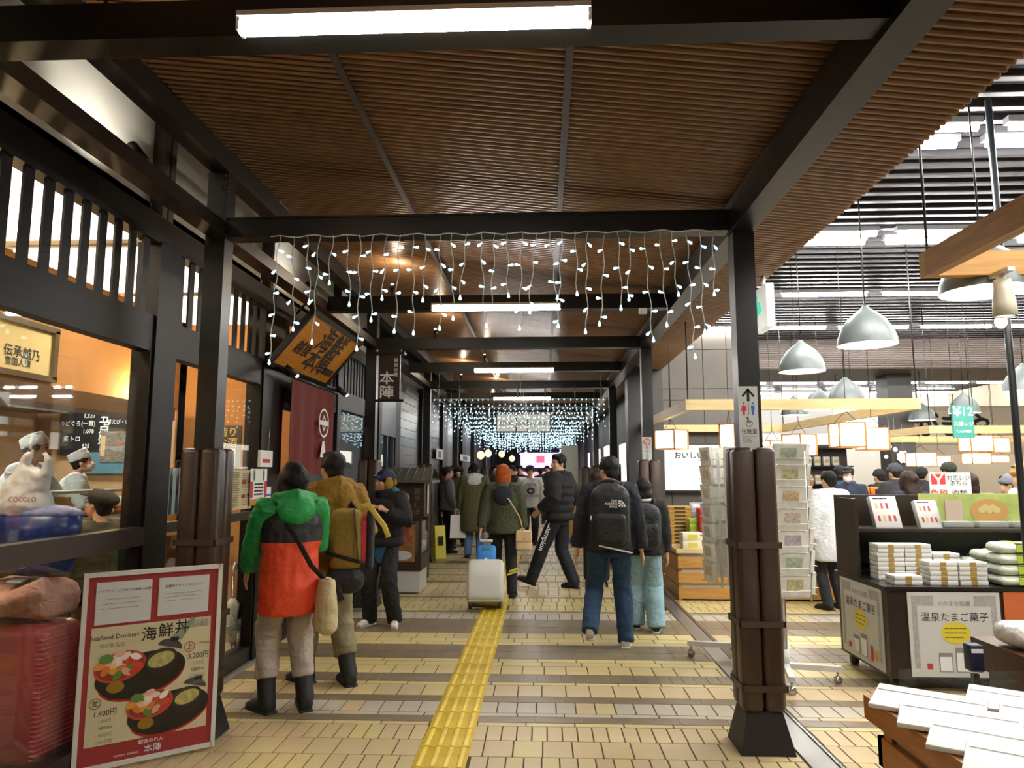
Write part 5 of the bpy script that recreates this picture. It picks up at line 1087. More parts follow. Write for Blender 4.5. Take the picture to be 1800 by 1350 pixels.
goods('gold and black striped box in the rear pile', 1.85, 10.0, Z, (.3, .2, .05), 'b8903f', 10, band='4f3a1c'); goods('violet-edged white box by the post', 2.72, 9.55, Z, (.14, .2, .06), 'cfcde0', 7, band='5a4fa0'); goods('brown carton in the rear pile', 2.45, 10.05, Z, (.4, .25, .12), 'b08a52', 3)
for k in range(9):
    t = thing('foil_bag', f'silver foil snack bag, {ORD[k % 5]} in the {["front", "back"][k // 5]} line on the sales table', 'bag', (2.1 + (k % 5) * .13, 10.1 + (k // 5) * .12, Z + .36 * (1 if k % 5 > 1 else .9)), R(15 * k), 'silver foil bags on the sales table'); b = B(); b.rbox((0, 0, .1), (.15, .07, .2), .03, seg=3); mk('bag_body', b, M('foil', 'b9b9c2', .25, .4, var=.4, vs=18, bump=.5), t); b = B(); b.box((0, 0, .205), (.15, .01, .03)); mk('seal', b, M('foil_seal', 'd5d5dc', .3, .3), t)
    b = B(); b.bb((-.06, -.05, -.36 * (1 if k % 5 > 1 else .9)), (.06, .05, 0)); mk('riser', b, M('riser_tan', 'a58a5c', .6), t)
t = thing('blue_wrap_bundle', 'pale blue and white wrapped bundle slumped on the sales table', 'parcel', (2.66, 9.8, Z)); b = B(); b.rbox((0, 0, .2), (.26, .2, .4), .08, seg=3); mk('wrap', b, M('wrap_blue', 'b9c4d8', .5, var=.25, vs=10, bump=.5, bs=14), t)
for k in range(9):
    goods(f'white gift box in column {["one", "two", "three", "four", "five", "six", "seven", "eight", "nine"][k]} of the second table', 3.95 + (k % 5) * .26, 9.5 + (k // 5) * .35, Z, (.23, .25, .055), 'e2e0d8', 6 + (k % 3), 'white gift boxes on the second table', band='c9b04a' if k % 2 else None)
goods('dark red box in the column at the table end', 3.86, 9.38, Z, (.07, .2, .06), '7a1f22', 6); goods('blue, yellow-printed box in the column at the table end', 3.78, 9.38, Z, (.07, .2, .06), '2f5f8a', 6, band='d0c04a')
t = plank_table('far plank table with orange and pink boxes', 4.4, 6.8, 11.2, 12.2, .8)
for k in range(4): goods(f'orange box with black print, {ORD[k]} column of the far table', 4.9 + k * .26, 11.4, .8, (.24, .2, .14), 'd8862a', 4, 'orange boxes on the far table', band='2a2420')
for k in range(8): goods(f'bright pink box, {ORD[k]} column of the far table', 5.0 + k * .16, 11.25, .8, (.15, .12, .09), 'c22a62', 5, 'bright pink boxes on the far table', band='d86a90')
# wall shelves at the back with bottles and white packs
t = thing('back_wall_shelf', 'pale wall shelf of white packs far behind the pink-jacketed staff', 'shelf', (4.2, 16.0, 0))
for z in (.5, .9, 1.3, 1.7, 2.1): b = B(); b.bb((-.1, 0, z), (2.6, .35, z + .03)); mk('shelf_board', b, DBR, t)
b = B(); b.bb((-.1, .33, 0), (2.6, .36, 2.2)); mk('back_board', b, M('shelf_back_dark', '3c3630', .6), t)
b = B(); b.rbox((0, 0, .1), (.14, .12, .2), .015); wpk = b.mesh('jar', M('pack_pale', 'd9d5cc', .4)); b = B(); b.box((0, -.062, .1), (.1, .003, .08)); wlb = b.mesh('label', M('pack_label', 'b8a860', .5))
for r_ in range(4):
    for k in range(12): t2 = thing('white_jar', f'small white jar, {ORD[k]} on the {ORD[r_]} board up of the far wall shelf', 'jar', (4.25 + k * .2, 16.12, .53 + r_ * .4), 0, 'white jars on the far wall shelf'); put('jar', wpk, t2); put('label', wlb, t2)
b = B(); b.bb((3.2, 19.0, 2.6), (8.5, 19.1, 3.5)); struct('wall_banner', b, M('banner_grey', 'b5b2ac', .7))
t = thing('cash_desk', 'pale cash desk counter behind the shoppers', 'counter', (7.2, 12.2, 0)); b = B(); b.bb((0, 0, 0), (3.2, .7, 1.0)); mk('front', b, M('desk_tan', 'a58a66', .6), t); b = B(); b.bb((-.05, -.05, 1.0), (3.25, .75, 1.04)); mk('worktop', b, M('desk_white', 'cfccc4', .5), t)
# ================================================================= PEOPLE
PEND = []
CL = bpy.data.textures.new('folds', 'CLOUDS'); CL.noise_scale = .09; CL.noise_depth = 2
CLS = bpy.data.textures.new('folds_small', 'CLOUDS'); CLS.noise_scale = .05; CLS.noise_depth = 1
def soft(name, b, mat, parent, vox, disp=0., smooth=4, tex=None, label=None):
    """closed volumes fused into one continuous skin"""
    o = mk(name, b, mat, parent)
    r = o.modifiers.new('r', 'REMESH'); r.mode = 'VOXEL'; r.voxel_size = vox; r.use_smooth_shade = True
    if smooth: s = o.modifiers.new('s', 'SMOOTH'); s.factor = .5; s.iterations = smooth
    if disp: d = o.modifiers.new('d', 'DISPLACE'); d.texture = tex or CL; d.strength = disp; d.mid_level = .5; d.texture_coords = 'LOCAL'
    if label: o['label'] = label
    PEND.append(o); return o
def finish_soft():
    dg = bpy.context.evaluated_depsgraph_get(); dg.update()
    new = [(o, bpy.data.meshes.new_from_object(o.evaluated_get(dg))) for o in PEND]
    for o, me in new:
        old = o.data; o.modifiers.clear(); o.data = me; me.name = o.name
        bpy.data.meshes.remove(old)
    PEND.clear()
def ik(a, c, l1, l2, hint):
    d = c - a; L = min(d.length, (l1 + l2) * .999); u = d.normalized(); x = (l1 * l1 - l2 * l2 + L * L) / (2 * L)
    h = math.sqrt(max(0, l1 * l1 - x * x)); hv = Vector(hint); hv = (hv - u * hv.dot(u)).normalized()
    return a + u * x + hv * h, a + u * L
def hand(b, w, d, side, pn, curl=.35, s=1.):
    d = d.normalized(); side = (side - d * side.dot(d)).normalized(); pn = d.cross(side) if pn is None else pn
    b.tube([w - d * .02, w + d * .015, w + d * .05 * s, w + d * .092 * s], [(.02, .024), (.017, .028), (.016, .04), (.014, .039)], 10, ref=pn)
    for k, ln in enumerate((.9, 1., .94, .76)):
        p = w + d * .086 * s + side * (.029 - .0195 * k) * s; dd = d; pts = [p - d * .012, p]
        for q, sg in enumerate((.04, .026, .021)):
            a = curl * (q + .6) * .8; v = d * cos(a) + pn * sin(a); p = p + v * sg * ln * s; pts.append(p)
        b.tube(pts, [.0095, .0095, .009, .0085, .0075], 8)
    p = w + d * .025 * s + side * .026 * s; v = (d * .62 + side * .7 + pn * .25).normalized(); p2 = p + v * .042 * s; v2 = (d * .85 + side * .3 + pn * (.3 + curl * .5)).normalized()
    b.tube([p - v * .012, p, p2, p2 + v2 * .034 * s], [.012, .0125, .0105, .009], 8)
HAIRM = {k: M('hair_' + k, h, .6, spec=.3, var=.25, vs=30, stretch=(1, 1, .12), bump=.35, bs=70) for k, h in (('black', '15120f'), ('orange', 'b4581f'), ('brown', '2c1d14'), ('greyblack', '1f1f1e'), ('light', '8a6844'))}
DARKM = M('eye_dark', '17110e', .4); LIPM = M('lips', 'a8665a', .5)
CLOTH = {}
def cloth(h, rough=.8, bump=.12):
    """woven cloth: fine weave plus long soft creases"""
    k = 'cloth_' + h
    if k in MATS: return MATS[k]
    m = M(k, h, rough, var=.12, vs=5, bump=bump, bs=70); nt = m.node_tree; bs = nt.nodes['Principled BSDF']
    fine = bs.inputs['Normal'].links[0].from_node; tc = [n for n in nt.nodes if n.type == 'TEX_COORD'][0]
    mp = nt.nodes.new('ShaderNodeMapping'); mp.inputs['Scale'].default_value = (6, 6, 9); nt.links.new(tc.outputs['Object'], mp.inputs[0])
    n = nt.nodes.new('ShaderNodeTexNoise'); n.inputs['Scale'].default_value = 1.3; n.inputs['Detail'].default_value = 3; n.inputs['Distortion'].default_value = 1.6; nt.links.new(mp.outputs[0], n.inputs['Vector'])
    b2 = nt.nodes.new('ShaderNodeBump'); b2.inputs['Strength'].default_value = .3; b2.inputs['Distance'].default_value = .05
    nt.links.new(n.outputs['Fac'], b2.inputs['Height']); nt.links.new(fine.outputs[0], b2.inputs['Normal']); nt.links.new(b2.outputs[0], bs.inputs['Normal'])
    return m
def person(label, x, y, heading, H=1.7, top='1c1c20', legs='1c1c20', hair='short', haircol='black', shoes='1a1a1a', hem=.82, loose=1., legw=1., puff=False,
           hood=None, feet=None, hands=None, hint=None, lean=0., yaw=0., nod=0., vox=.011, face=True, collar=True, disp=.012, topmat=None, legmat=None, hat=None, hatcol='222428',
           sleeves=None, boots=False, mask=False, glasses=False, inner=None, long_hair=0., z0=0., skin=None, curl=.35, group=None, twist=0., zlow=None, seat=False, under=None, legcut=.1):
    s = H / 1.7; t = thing('person', label, 'person', (x, y, z0), R(heading)); 
    if group: t['group'] = group
    sk = skin or SKIN; V = Vector; far = vox > .016
    # ---- joints
    Lm = Matrix.Rotation(-lean, 3, 'X') @ Matrix.Identity(3); Tw = Matrix.Rotation(twist, 3, 'Z'); piv = V((0, 0, .93 * s))
    def U(p): return piv + Lm @ (Tw @ (V(p) * s - piv))                     # upper body follows lean and twist
    hip = [V((-.092, 0, .9)) * s, V((.092, 0, .9)) * s]
    feet = feet or [(-.11, 0, 0), (.11, .02, 0)]
    ank, knee = [], []
    for k in (0, 1):
        f = V(feet[k][:3]); a = V((f.x, f.y, f.z / s + .085)) * s
        kn, a2 = ik(hip[k], a, .425 * s, .425 * s, (0, 1, 0)); ank.append(a2); knee.append(kn)
    sh = [U((-.185, 0, 1.385)), U((.185, 0, 1.385))]
    hands = hands or [(-.26, .05, .84), (.26, .05, .84)]
    hint = hint or [(-.4, -1, -.1), (.4, -1, -.1)]
    elb, wr = [], []
    for k in (0, 1):
        e, w = ik(sh[k], V(hands[k]) * s if len(hands[k]) == 3 else U(hands[k][:3]), .285 * s, .25 * s, hint[k]); elb.append(e); wr.append(w)
    # ---- body: head, neck, trunk, arms with hands, legs, all one skin
    b = B()
    hc = U((0, .012, 1.578)); Rh = Matrix.Rotation(R(yaw), 3, 'Z') @ Lm @ Matrix.Rotation(-R(nod), 3, 'X')
    def Hd(p): return hc + Rh @ (V(p) * s)
    def he(c, r, n=14, k=9): b.ell(Hd(c), [q * s for q in r], n, k, rot=Rh)
    he((0, -.012, .03), (.077, .094, .092)); he((0, .028, -.035), (.059, .062, .076)); he((0, .056, -.092), (.027, .024, .022))
    if face:
        b.tube([Hd((0, .082, .028)), Hd((0, .098, .005)), Hd((0, .112, -.02))], [.008 * s, .01 * s, .013 * s], 8); he((0, .1, -.025), (.018, .012, .01), 8, 6)
        he((0, .074, .034), (.05, .018, .013)); he((0, .089, -.053), (.023, .009, .01), 10, 6)
        for q in (-1, 1): he((q * .036, .06, -.02), (.026, .025, .03))
    for q in (-1, 1): he((q * .079, -.006, 0), (.011, .022, .032), 8, 6)
    b.tube([Hd((0, -.022, -.03)), U((0, -.012, 1.46)), U((0, -.01, 1.40))], [.055 * s, .054 * s, .075 * s], 12)
    b.tube([U((0, 0, 1.41)), U((0, 0, 1.3)), U((0, 0, 1.1)), V((0, 0, .93)) * s, V((0, 0, .86)) * s], [(.1 * s, .07 * s), (.13 * s, .09 * s), (.12 * s, .085 * s), (.12 * s, .09 * s), (.1 * s, .08 * s)], 12, ref=(1, 0, 0))
    for k in (0, 1):
        b.tube([sh[k], elb[k], wr[k]], [.045 * s, .036 * s, .026 * s], 8); b.tube([hip[k], knee[k], ank[k]], [.06 * s, .05 * s, .035 * s], 8)
        dd = (wr[k] - elb[k]).normalized(); fw = V((0, 1, .15)) if abs(dd.y) < .8 else V((0, 0, 1))
        sd = fw; pnv = V((1 if k == 0 else -1, 0, 0)); pnv = (pnv - dd * pnv.dot(dd)).normalized()
        sd = (sd - dd * sd.dot(dd)).normalized()
        if not far: hand(b, wr[k], dd, sd, pnv, curl, s)
        else: b.ell(wr[k] + dd * .06 * s, (.025 * s, .03 * s, .07 * s), 8, 6)
    soft('body', b, sk, t, min(vox, .009) if not far else .016, 0, 3 if not far else 2)
    if face and not far:
        for q in (-1, 1):
            b = B(); b.ell(Hd((q * .031, .083, .01)), (.0135 * s, .006 * s, .0055 * s), 10, 6, rot=Rh); mk('eye', b, DARKM, t)
            b = B(); b.tube([Hd((q * .014, .094, .03)), Hd((q * .03, .093, .034)), Hd((q * .047, .082, .03))], [.003 * s, .004 * s, .002 * s], 6); mk('eyebrow', b, DARKM, t)
        b = B(); b.tube([Hd((-.022, .092, -.052)), Hd((0, .0985, -.052)), Hd((.022, .092, -.052))], [.003 * s, .0045 * s, .003 * s], 6); mk('mouth', b, LIPM, t)
    # ---- hair
    hm = HAIRM[haircol]; b = B()
    def ha(c, r): b.ell(Hd(c), [q * s for q in r], 16, 10, rot=Rh)
    if hair in ('short', 'bob', 'long'):
        ha((0, -.022, .048), (.09, .1, .09)); ha((0, .038, .098), (.066, .055, .034)); ha((0, -.062, -.02), (.07, .046, .06))
        for q in (-1, 1): ha((q * .074, .005, .04), (.018, .045, .05))
    if hair in ('bob', 'long'):
        ha((0, -.03, .03), (.1, .11, .1)); ha((0, -.05, -.06), (.1, .08, .1)); ha((0, .05, .075), (.075, .052, .04))
        for q in (-1, 1): ha((q * .08, .01, -.03), (.028, .06, .105))
    if hair == 'long': b.tube([Hd((0, -.06, 0)), Hd((0, -.105, -.15)), Hd((0, -.12, -.2 - long_hair))], [(.095 * s, .06 * s), (.1 * s, .05 * s), (.06 * s, .025 * s)], 12, ref=Rh @ V((1, 0, 0)))
    if b.v: soft('hair', b, hm, t, .012 if not far else .018, .014, 2, CLS)
    if hat:
        b = B(); hm2 = cloth(hatcol, .85, .25)
        if hat in ('beanie', 'flap', 'beret'): b.ell(Hd((0, -.015, .06)), [q * s for q in ((.1, .112, .095) if hat != 'beret' else (.125, .13, .07))], 18, 10, rot=Rh)
        if hat == 'beanie': b.tube([Hd((0, -.01, .03)), Hd((0, -.01, .065))], [(.103 * s, .118 * s)] * 2, 18, ref=Rh @ V((1, 0, 0)))
        if hat in ('cap', 'flatcap'):
            b.ell(Hd((0, -.02, .075)), [q * s for q in ((.093, .112, .068) if hat == 'cap' else (.112, .135, .062))], 18, 10, rot=Rh)
            b.box(Hd((0, .12, .055)), (.13 * s, .1 * s, .014), 0, Rh @ Matrix.Rotation(-.15, 3, 'X'))
        if hat == 'chef':
            b.tube([Hd((0, -.012, .04)), Hd((0, -.014, .08)), Hd((0, -.03, .145))], [(.096 * s, .108 * s), (.098 * s, .11 * s), (.092 * s, .1 * s)], 20, ref=Rh @ V((1, 0, 0)))
        if hat == 'flap': b.box(Hd((0, .105, .06)), (.11 * s, .05 * s, .03), 0, Rh)
        soft('hat', b, hm2, t, .009, .004, 3, CLS)
        if hat == 'flap':
            b = B()
            for q in (-1, 1): b.ell(Hd((q * .098, -.01, -.01)), (.032 * s, .055 * s, .075 * s), 14, 9, rot=Rh)
            b.ell(Hd((0, -.1, .0)), (.085 * s, .035 * s, .06 * s), 14, 9, rot=Rh)
            soft('ear_flaps', b, M('mustard_fleece', 'a8852f', .95, var=.25, vs=50, bump=.6, bs=120), t, .011, .014, 2, CLS, 'mustard fleece ear flaps')
    if mask:
        b = B(); b.ell(Hd((0, .058, -.045)), (.06 * s, .056 * s, .056 * s), 16, 10, rot=Rh); mk('face_mask', b, M('mask_white', 'dfe6e8', .8), t)
    if glasses:
        b = B()
        for q in (-1, 1):
            b.tube([Hd((q * .033 + .024 * cos(a) , .106, .008 + .018 * sin(a))) for a in [k * pi / 6 for k in range(13)]], .002, 5, cap=False)
            b.tube([Hd((q * .057, .104, .012)), Hd((q * .08, .02, .014))], .0022, 5)
        mk('glasses', b, M('spectacle_frame', '2b2420', .3), t)
    # ---- jacket
    tm = topmat or cloth(top); L = loose
    b = B(); hz = hem
    prof = [(hz, .185 * L, .135 * L), (hz + .03, .195 * L, .142 * L), (.98, .186 * L, .137 * L), (1.08, .184 * L, .135 * L), (1.2, .198 * L, .142 * L), (1.3, .203 * L, .14 * L), (1.37, .185 * L, .12 * L), (1.415, .125 * L, .092), (1.445, .085, .082)]
    if hz > .96: prof = [p for k, p in enumerate(prof) if k < 2 or p[0] > hz + .04]
    if hz < .7: prof.insert(2, ((hz + .98) / 2, .2 * L, .148 * L))
    if puff:
        pr = []; z = hz
        def at_(z, j):
            for q in range(len(prof) - 1):
                if prof[q][0] <= z <= prof[q + 1][0]:
                    f = (z - prof[q][0]) / max(1e-6, prof[q + 1][0] - prof[q][0]); return prof[q][j] * (1 - f) + prof[q + 1][j] * f
            return prof[-1][j]
        while z < 1.36:
            for (dz, g) in ((0, -.006), (.025, .01), (.055, .014), (.085, .008)):
                if z + dz < 1.37: pr.append((z + dz, at_(z + dz, 1) + g, at_(z + dz, 2) + g))
            z += .1
        prof = pr + prof[-3:]
    b.tube([U((0, 0, p[0])) for p in prof], [(p[1] * s, p[2] * s) for p in prof], 20, ref=(1, 0, 0))
    if collar: b.tube([U((0, -.012, 1.42)), U((0, -.006, 1.49))], [(.088 * s, .09 * s), (.084 * s, .086 * s)], 16, ref=(1, 0, 0))
    sb = b if sleeves is None else B()
    for k in (0, 1):
        d = (wr[k] - elb[k]).normalized(); q = U(((-.1, .1)[k], 0, 1.37))
        a_, e_, w_ = sh[k], elb[k], wr[k] - d * .015
        pts = [q, a_]; rr = [.095 * L * s, .088 * L * s]
        for f in (.33, .66, 1): pts.append(a_.lerp(e_, f)); rr.append((.086 - .012 * f) * L * s)
        for f in (.35, .7, .93, 1): pts.append(e_.lerp(w_, f)); rr.append((.074 - .016 * f) * L * s)
        rr[-1] = .045 * L * s
        if puff: rr = [r_ * (1.0 + .07 * (i % 2)) for i, r_ in enumerate(rr)]
        sb.tube(pts, rr, 14)
    if hood is not None:
        hb = b if hood == 'same' else B()
        hb.ell(U((0, -.125, 1.385)), (.135 * s, .07 * s, .115 * s), 16, 10, rot=Lm); hb.tube([U((-.11, .02, 1.44)), U((-.125, -.06, 1.455)), U((0, -.135, 1.475)), U((.125, -.06, 1.455)), U((.11, .02, 1.44))], [.035 * s, .048 * s, .055 * s, .048 * s, .035 * s], 10)
        if hood != 'same': soft('hood', hb, hood, t, vox, .012, 3)
    soft('jacket', b, tm, t, vox * 1.05, disp * (1 if not puff else .6), 3)
    if sleeves is not None: soft('sleeves', sb, sleeves, t, vox * 1.05, disp, 3)
    if under:
        b = B(); b.tube([V((0, 0, under[0])) * s, V((0, 0, under[0] + .05)) * s, V((0, 0, 1.0)) * s], [(.17 * s, .125 * s), (.178 * s, .13 * s), (.172 * s, .125 * s)], 18, ref=(1, 0, 0)); soft('shirt', b, cloth(under[1]), t, vox * 1.2, .01, 2)
    # ---- trousers
    lm = legmat or cloth(legs); b = B()
    b.tube([V((0, 0, .8)) * s, V((0, 0, .86)) * s, V((0, 0, .95)) * s, V((0, 0, 1.04)) * s], [(.13 * s, .1 * s), (.166 * s, .122 * s), (.168 * s, .122 * s), (.15 * s, .11 * s)], 16, ref=(1, 0, 0))
    for k in (0, 1):
        d = (ank[k] - knee[k]).normalized(); end = ank[k] + d * ((.04 if not boots else -legcut) * s)
        pts = [V(((-.075, .075)[k], 0, .9)) * s]; rr = [.096 * s * (.9 + .1 * legw)]
        for f in (.25, .6, 1): pts.append(hip[k].lerp(knee[k], f)); rr.append((.094 - .019 * f) * s * (1 + (legw - 1) * f))
        for f in (.3, .65, .92, 1): pts.append(knee[k].lerp(end, f)); rr.append((.076 - .012 * f) * s * legw)
        b.tube(pts, rr, 14)
    soft('trousers', b, lm, t, vox * 1.05, disp, 3)
    # ---- shoes
    for k in (0, 1):
        a = ank[k]; f = feet[k]; ft = R(f[3]) if len(f) > 3 else R((12, -12)[k]); pit = R(f[4]) if len(f) > 4 else 0
        Rf = Matrix.Rotation(ft, 3, 'Z') @ Matrix.Rotation(pit, 3, 'X')
        def Fp(p): return a + Rf @ (V(p) * s)
        b = B(); g = 1.2 if boots else 1.
        b.tube([Fp((0, -.07, -.035)), Fp((0, -.05, -.035)), Fp((0, .05, -.042)), Fp((0, .13, -.052)), Fp((0, .185, -.06))], [(.03 * s * g, .03 * s * g), (.046 * s * g, .042 * s * g), (.044 * s * g, .045 * s * g), (.034 * s * g, .046 * s * g), (.02 * s * g, .034 * s * g)], 12, ref=Rf @ V((0, 0, 1)))
        b.tube([Fp((0, -.025, -.04)), Fp((0, -.012, .0)), Fp((0, -.008, .035))], [.045 * s, .046 * s, .044 * s], 12)
        if boots: b.tube([Fp((0, -.012, -.02)), a.lerp(knee[k], .25), a.lerp(knee[k], .52)], [.062 * s, .064 * s, .066 * s], 14)
        so = soft('boot' if boots else 'shoe', b, M('shoe_' + shoes, shoes, .6, var=.15, vs=12, bump=.1), t, .01 if not far else .016, .004 if boots else 0, 2)
        b = B(); b.rbox(Fp((0, .05, -.076)), (.078 * s * g, .255 * s, .022 * s), .01, 0, Rf); mk('sole', b, M('sole_' + ('white' if shoes in ('e4e0d2', 'dddad4', '2a2a2c') else 'dark'), 'dcd8cc' if shoes in ('e4e0d2', 'dddad4', '2a2a2c') else '1d1a18', .7), so)
    t['_h'] = H
    return t, dict(U=U, wr=wr, elb=elb, sh=sh, Hd=Hd, s=s, hip=hip)
def world_of(t, p): return Matrix.Translation(t.location) @ Matrix.Rotation(t.rotation_euler.z, 4, 'Z') @ Vector(p)
def worn(t, name, label, cat, group=None):
    """a bag carried by a person: its own thing, in that person's coordinates"""
    return thing(name, label, cat, t.location, t.rotation_euler.z, group)
def strap(b, pts, w=.02, th=.004): b.tube(pts, [(w, th)] * len(pts), 8)
# ---- the woman in the green and orange coat
GRN = cloth('1f9a4d', .55, .1); ORN = 'f0502c'
cm = MRAMP('coat_zones', 2, [(-1, 'f04f2a'), (1.115, '232423'), (1.33, '1f9a4d')], .55)
p1, j = person('person in a green, black and orange parka and black snow boots reading the window menu', -1.74, 4.93, 32, 1.655, legs='b5a99c', hair='bob', haircol='black', shoes='1c1c1e', hem=.66, loose=1.07, legw=1.2, hood=GRN, topmat=cm, sleeves=GRN,
    boots=True, feet=[(-.12, .05, 0, 25), (.13, -.02, 0, -5)], hands=[(-.24, .28, .92), (.12, .32, 1.05)], hint=[(-1, -.5, -.4), (.5, -.4, -1)], nod=-14, vox=.010, yaw=8, disp=.03, legcut=.14)
U, s = j['U'], j['s']
b = B(); b.ell(U((0, -.075, 1.475)), (.085 * s, .05 * s, .035 * s), 14, 8); soft('hood_lining', b, cloth('e8452a', .6), p1, .01, .006, 2)
t = worn(p1, 'shoulder_bag', 'cream canvas shoulder bag on a black strap beside the orange parka', 'bag')
b = B(); strap(b, [U((-.16, -.06, 1.4)), U((-.02, -.178, 1.22)), U((.1, -.185, 1.0)), U((.2, -.15, .9))], .018); mk('strap', b, cloth('1a1715', .7), t)
b = B(); q = U((.22, -.15, .72)); b.tube([U((.22, -.15, .9)), U((.22, -.15, .84)), U((.22, -.16, .7)), U((.21, -.16, .58)), U((.2, -.16, .54))], [(.05, .1), (.055, .12), (.07, .15), (.075, .15), (.05, .11)], 16, ref=(1, 0, 0)); soft('pouch', b, cloth('cdbf93', .8, .2), t, .01, .02, 2)
b = B(); b.tube([U((.3, -.12, .84)), U((.33, -.16, .74))], [(.025, .008)] * 2, 8); mk('tag', b, cloth('2a211c'), t)
b = B(); b.lathe([(.014, -.003), (.018, 0), (.014, .003)], 14, U((.21, -.2, .9))); mk('ring', b, cloth('c0392b', .4), t)
# ---- the man in the mustard jacket
p2, j = person('person in a mustard down jacket, olive trousers and black snow boots beside the window', -1.64, 5.52, 38, 1.745, top='9a7423', legs='8d8464', hair='short', haircol='greyblack', shoes='1b1c1d', hem=.84, loose=1.2, legw=1.3, puff=False, hood='same',
    boots=True, feet=[(-.1, .16, 0, 20), (.14, -.08, 0, -5)], hands=[(-.22, .3, 1.1), (.24, .2, .98)], yaw=6, nod=-8, vox=.010, disp=.034, legcut=.13)
U = j['U']
def backpack(t, U, col, w=.3, h=.46, d=.19, z=1.14, y=-.24, accents=(), strapcol='1a1a1c', emblem=None):
    b = B(); b.rbox(U((0, y, z)), (w, d, h), .08, seg=4); b.ell(U((0, y, z + h * .42)), (w * .42, d * .46, .08), 14, 8)
    soft('main_sack', b, cloth(col, .6, .2), t, .012, .012, 3)
    b = B(); b.rbox(U((0, y - d * .5, z - h * .16)), (w * .8, d * .45, h * .5), .05, seg=4); soft('front_pocket', b, cloth(accents[0] if accents else col, .6, .2), t, .011, .008, 2)
    for q in (-1, 1):
        b = B(); strap(b, [U((q * .1, y + d * .4, z + .2)), U((q * .125, -.06, 1.455)), U((q * .14, .1, 1.38)), U((q * .15, .165, 1.2)), U((q * .17, .03, 1.0)), U((q * .13, y + d * .4, z - .18))], .03, .008); mk('shoulder_strap', b, cloth(strapcol), t)
    b = B(); b.tube([U((-.05, y + d * .2, z + h * .5)), U((-.03, y, z + h * .5 + .05)), U((.03, y, z + h * .5 + .05)), U((.05, y + d * .2, z + h * .5))], .01, 8); mk('grab_handle', b, cloth(strapcol), t)
t = thing('hiking_backpack', 'mustard, pink and black hiking backpack with yellow straps worn by the mustard-jacketed person', 'backpack', p2.location, R(10))
Ub = lambda p: Vector((p[0] + .14, p[1] + .0, p[2]))
b = B(); b.rbox(Ub((0, -.24, 1.1)), (.24, .2, .46), .07, seg=4); soft('main_sack', b, cloth('8f7326', .6, .2), t, .012, .012, 3)
b = B(); b.rbox(Ub((.13, -.2, 1.1)), (.1, .18, .36), .05, seg=4); soft('side_pocket', b, cloth('d8384f', .5, .2), t, .011, .008, 2, label='pink side pocket')
b = B(); b.rbox(Ub((.175, -.2, 1.1)), (.05, .21, .44), .02, seg=4); soft('rim', b, cloth('1c1b1d', .6), t, .01, .004, 2)
b = B(); b.rbox(Ub((0, -.26, .82)), (.28, .2, .2), .08, seg=4); soft('base_pouch', b, cloth('1a191b', .6), t, .012, .014, 2)
for (x0, x1) in ((-.12, -.1), (.06, .1)):
    b = B(); strap(b, [Ub((x0, -.345, 1.33)), Ub((x1, -.352, .95))], .014); mk('compression_strap', b, cloth('1a1a1c'), t)
b = B(); strap(b, [Ub((.1, -.3, 1.34)), Ub((.16, -.32, 1.36)), Ub((.28, -.32, 1.2)), Ub((.31, -.3, 1.12))], .02); mk('yellow_strap', b, cloth('d8c257', .6), t)
b = B(); strap(b, [Ub((-.13, -.35, 1.02)), Ub((.14, -.35, .94))], .014); mk('cross_strap', b, cloth('1a1a1c'), t)
for q in (-1, 1):
    b = B(); strap(b, [Ub((-.05 + q * .1, -.14, 1.3)), Ub((-.2 + q * .12, .0, 1.46)), Ub((-.22 + q * .12, .16, 1.35))], .03, .008); mk('shoulder_strap', b, cloth('1a1a1c'), t)
# ---- person with the ear-flap hat
p3, j = person('person in black jacket over blue shirt and navy hat with mustard ear flaps', -1.70, 7.66, 166, 1.6, top='141517', legs='17181a', hair='short', haircol='black', shoes='e4e0d2', hem=.87, loose=1.2, legw=1.3, puff=True, hood=None,
    feet=[(-.16, .02, 0, 25), (.13, .05, 0, -15)], hands=[(-.12, .2, 1.27), (.13, .2, 1.28)], hint=[(-1, -.2, -1), (1, -.2, -1)], hat='flap', hatcol='273354', under=(.68, '2c5f86'), yaw=-38, vox=.010, disp=.022, curl=1.2)
U = j['U']
b = B(); b.tube([U((0, 0, 1.42)), U((0, .01, 1.5))], [(.1, .105), (.085, .095)], 16, ref=(1, 0, 0)); soft('scarf', b, cloth('121214', .9), p3, .011, .02, 2)
b = B(); b.ell(U((0, -.09, 1.45)), (.15, .06, .08)); soft('blue_hood', b, cloth('3a7397', .7), p3, .012, .012, 2)
b = B(); b.ell(j['Hd']((.06, .095, .07)), (.013, .006, .013), 12, 6); mk('hat_badge', b, WHT, p3)
# ---- orange-haired woman pulling the white case
p6, j = person('person with bright orange bobbed hair and quilted dark green jacket walking away', -.53, 9.45, 2, 1.69, top='3a3f26', legs='141416', hair='bob', haircol='orange', shoes='161618', hem=.8, loose=1.12, legw=1.05, hood=None, disp=.008,
    topmat=M('quilted_green', '3b4026', .75, var=.15, vs=4, bump=.9, bs=26), feet=[(-.1, .12, 0), (.12, -.12, 0)], hands=[(-.3, -.12, .8), (.27, .03, .84)], hint=[(-.6, -1, .0), (.4, -1, -.1)], vox=.012)
U = j['U']
b = B(); b.tube([U((0, -.01, 1.4)), U((0, -.005, 1.5))], [(.1, .105), (.1, .1)], 16, ref=(1, 0, 0)); soft('stand_collar', b, cloth('6d664a', .8), p6, .012, .01, 2)
b = B(); b.ell(U((0, -.15, 1.3)), (.13, .06, .13)); soft('navy_hood', b, M('spotted_hood', '1c2230', .8, var=.9, vs=60), p6, .012, .01, 2, label='navy hood with pale speckles')
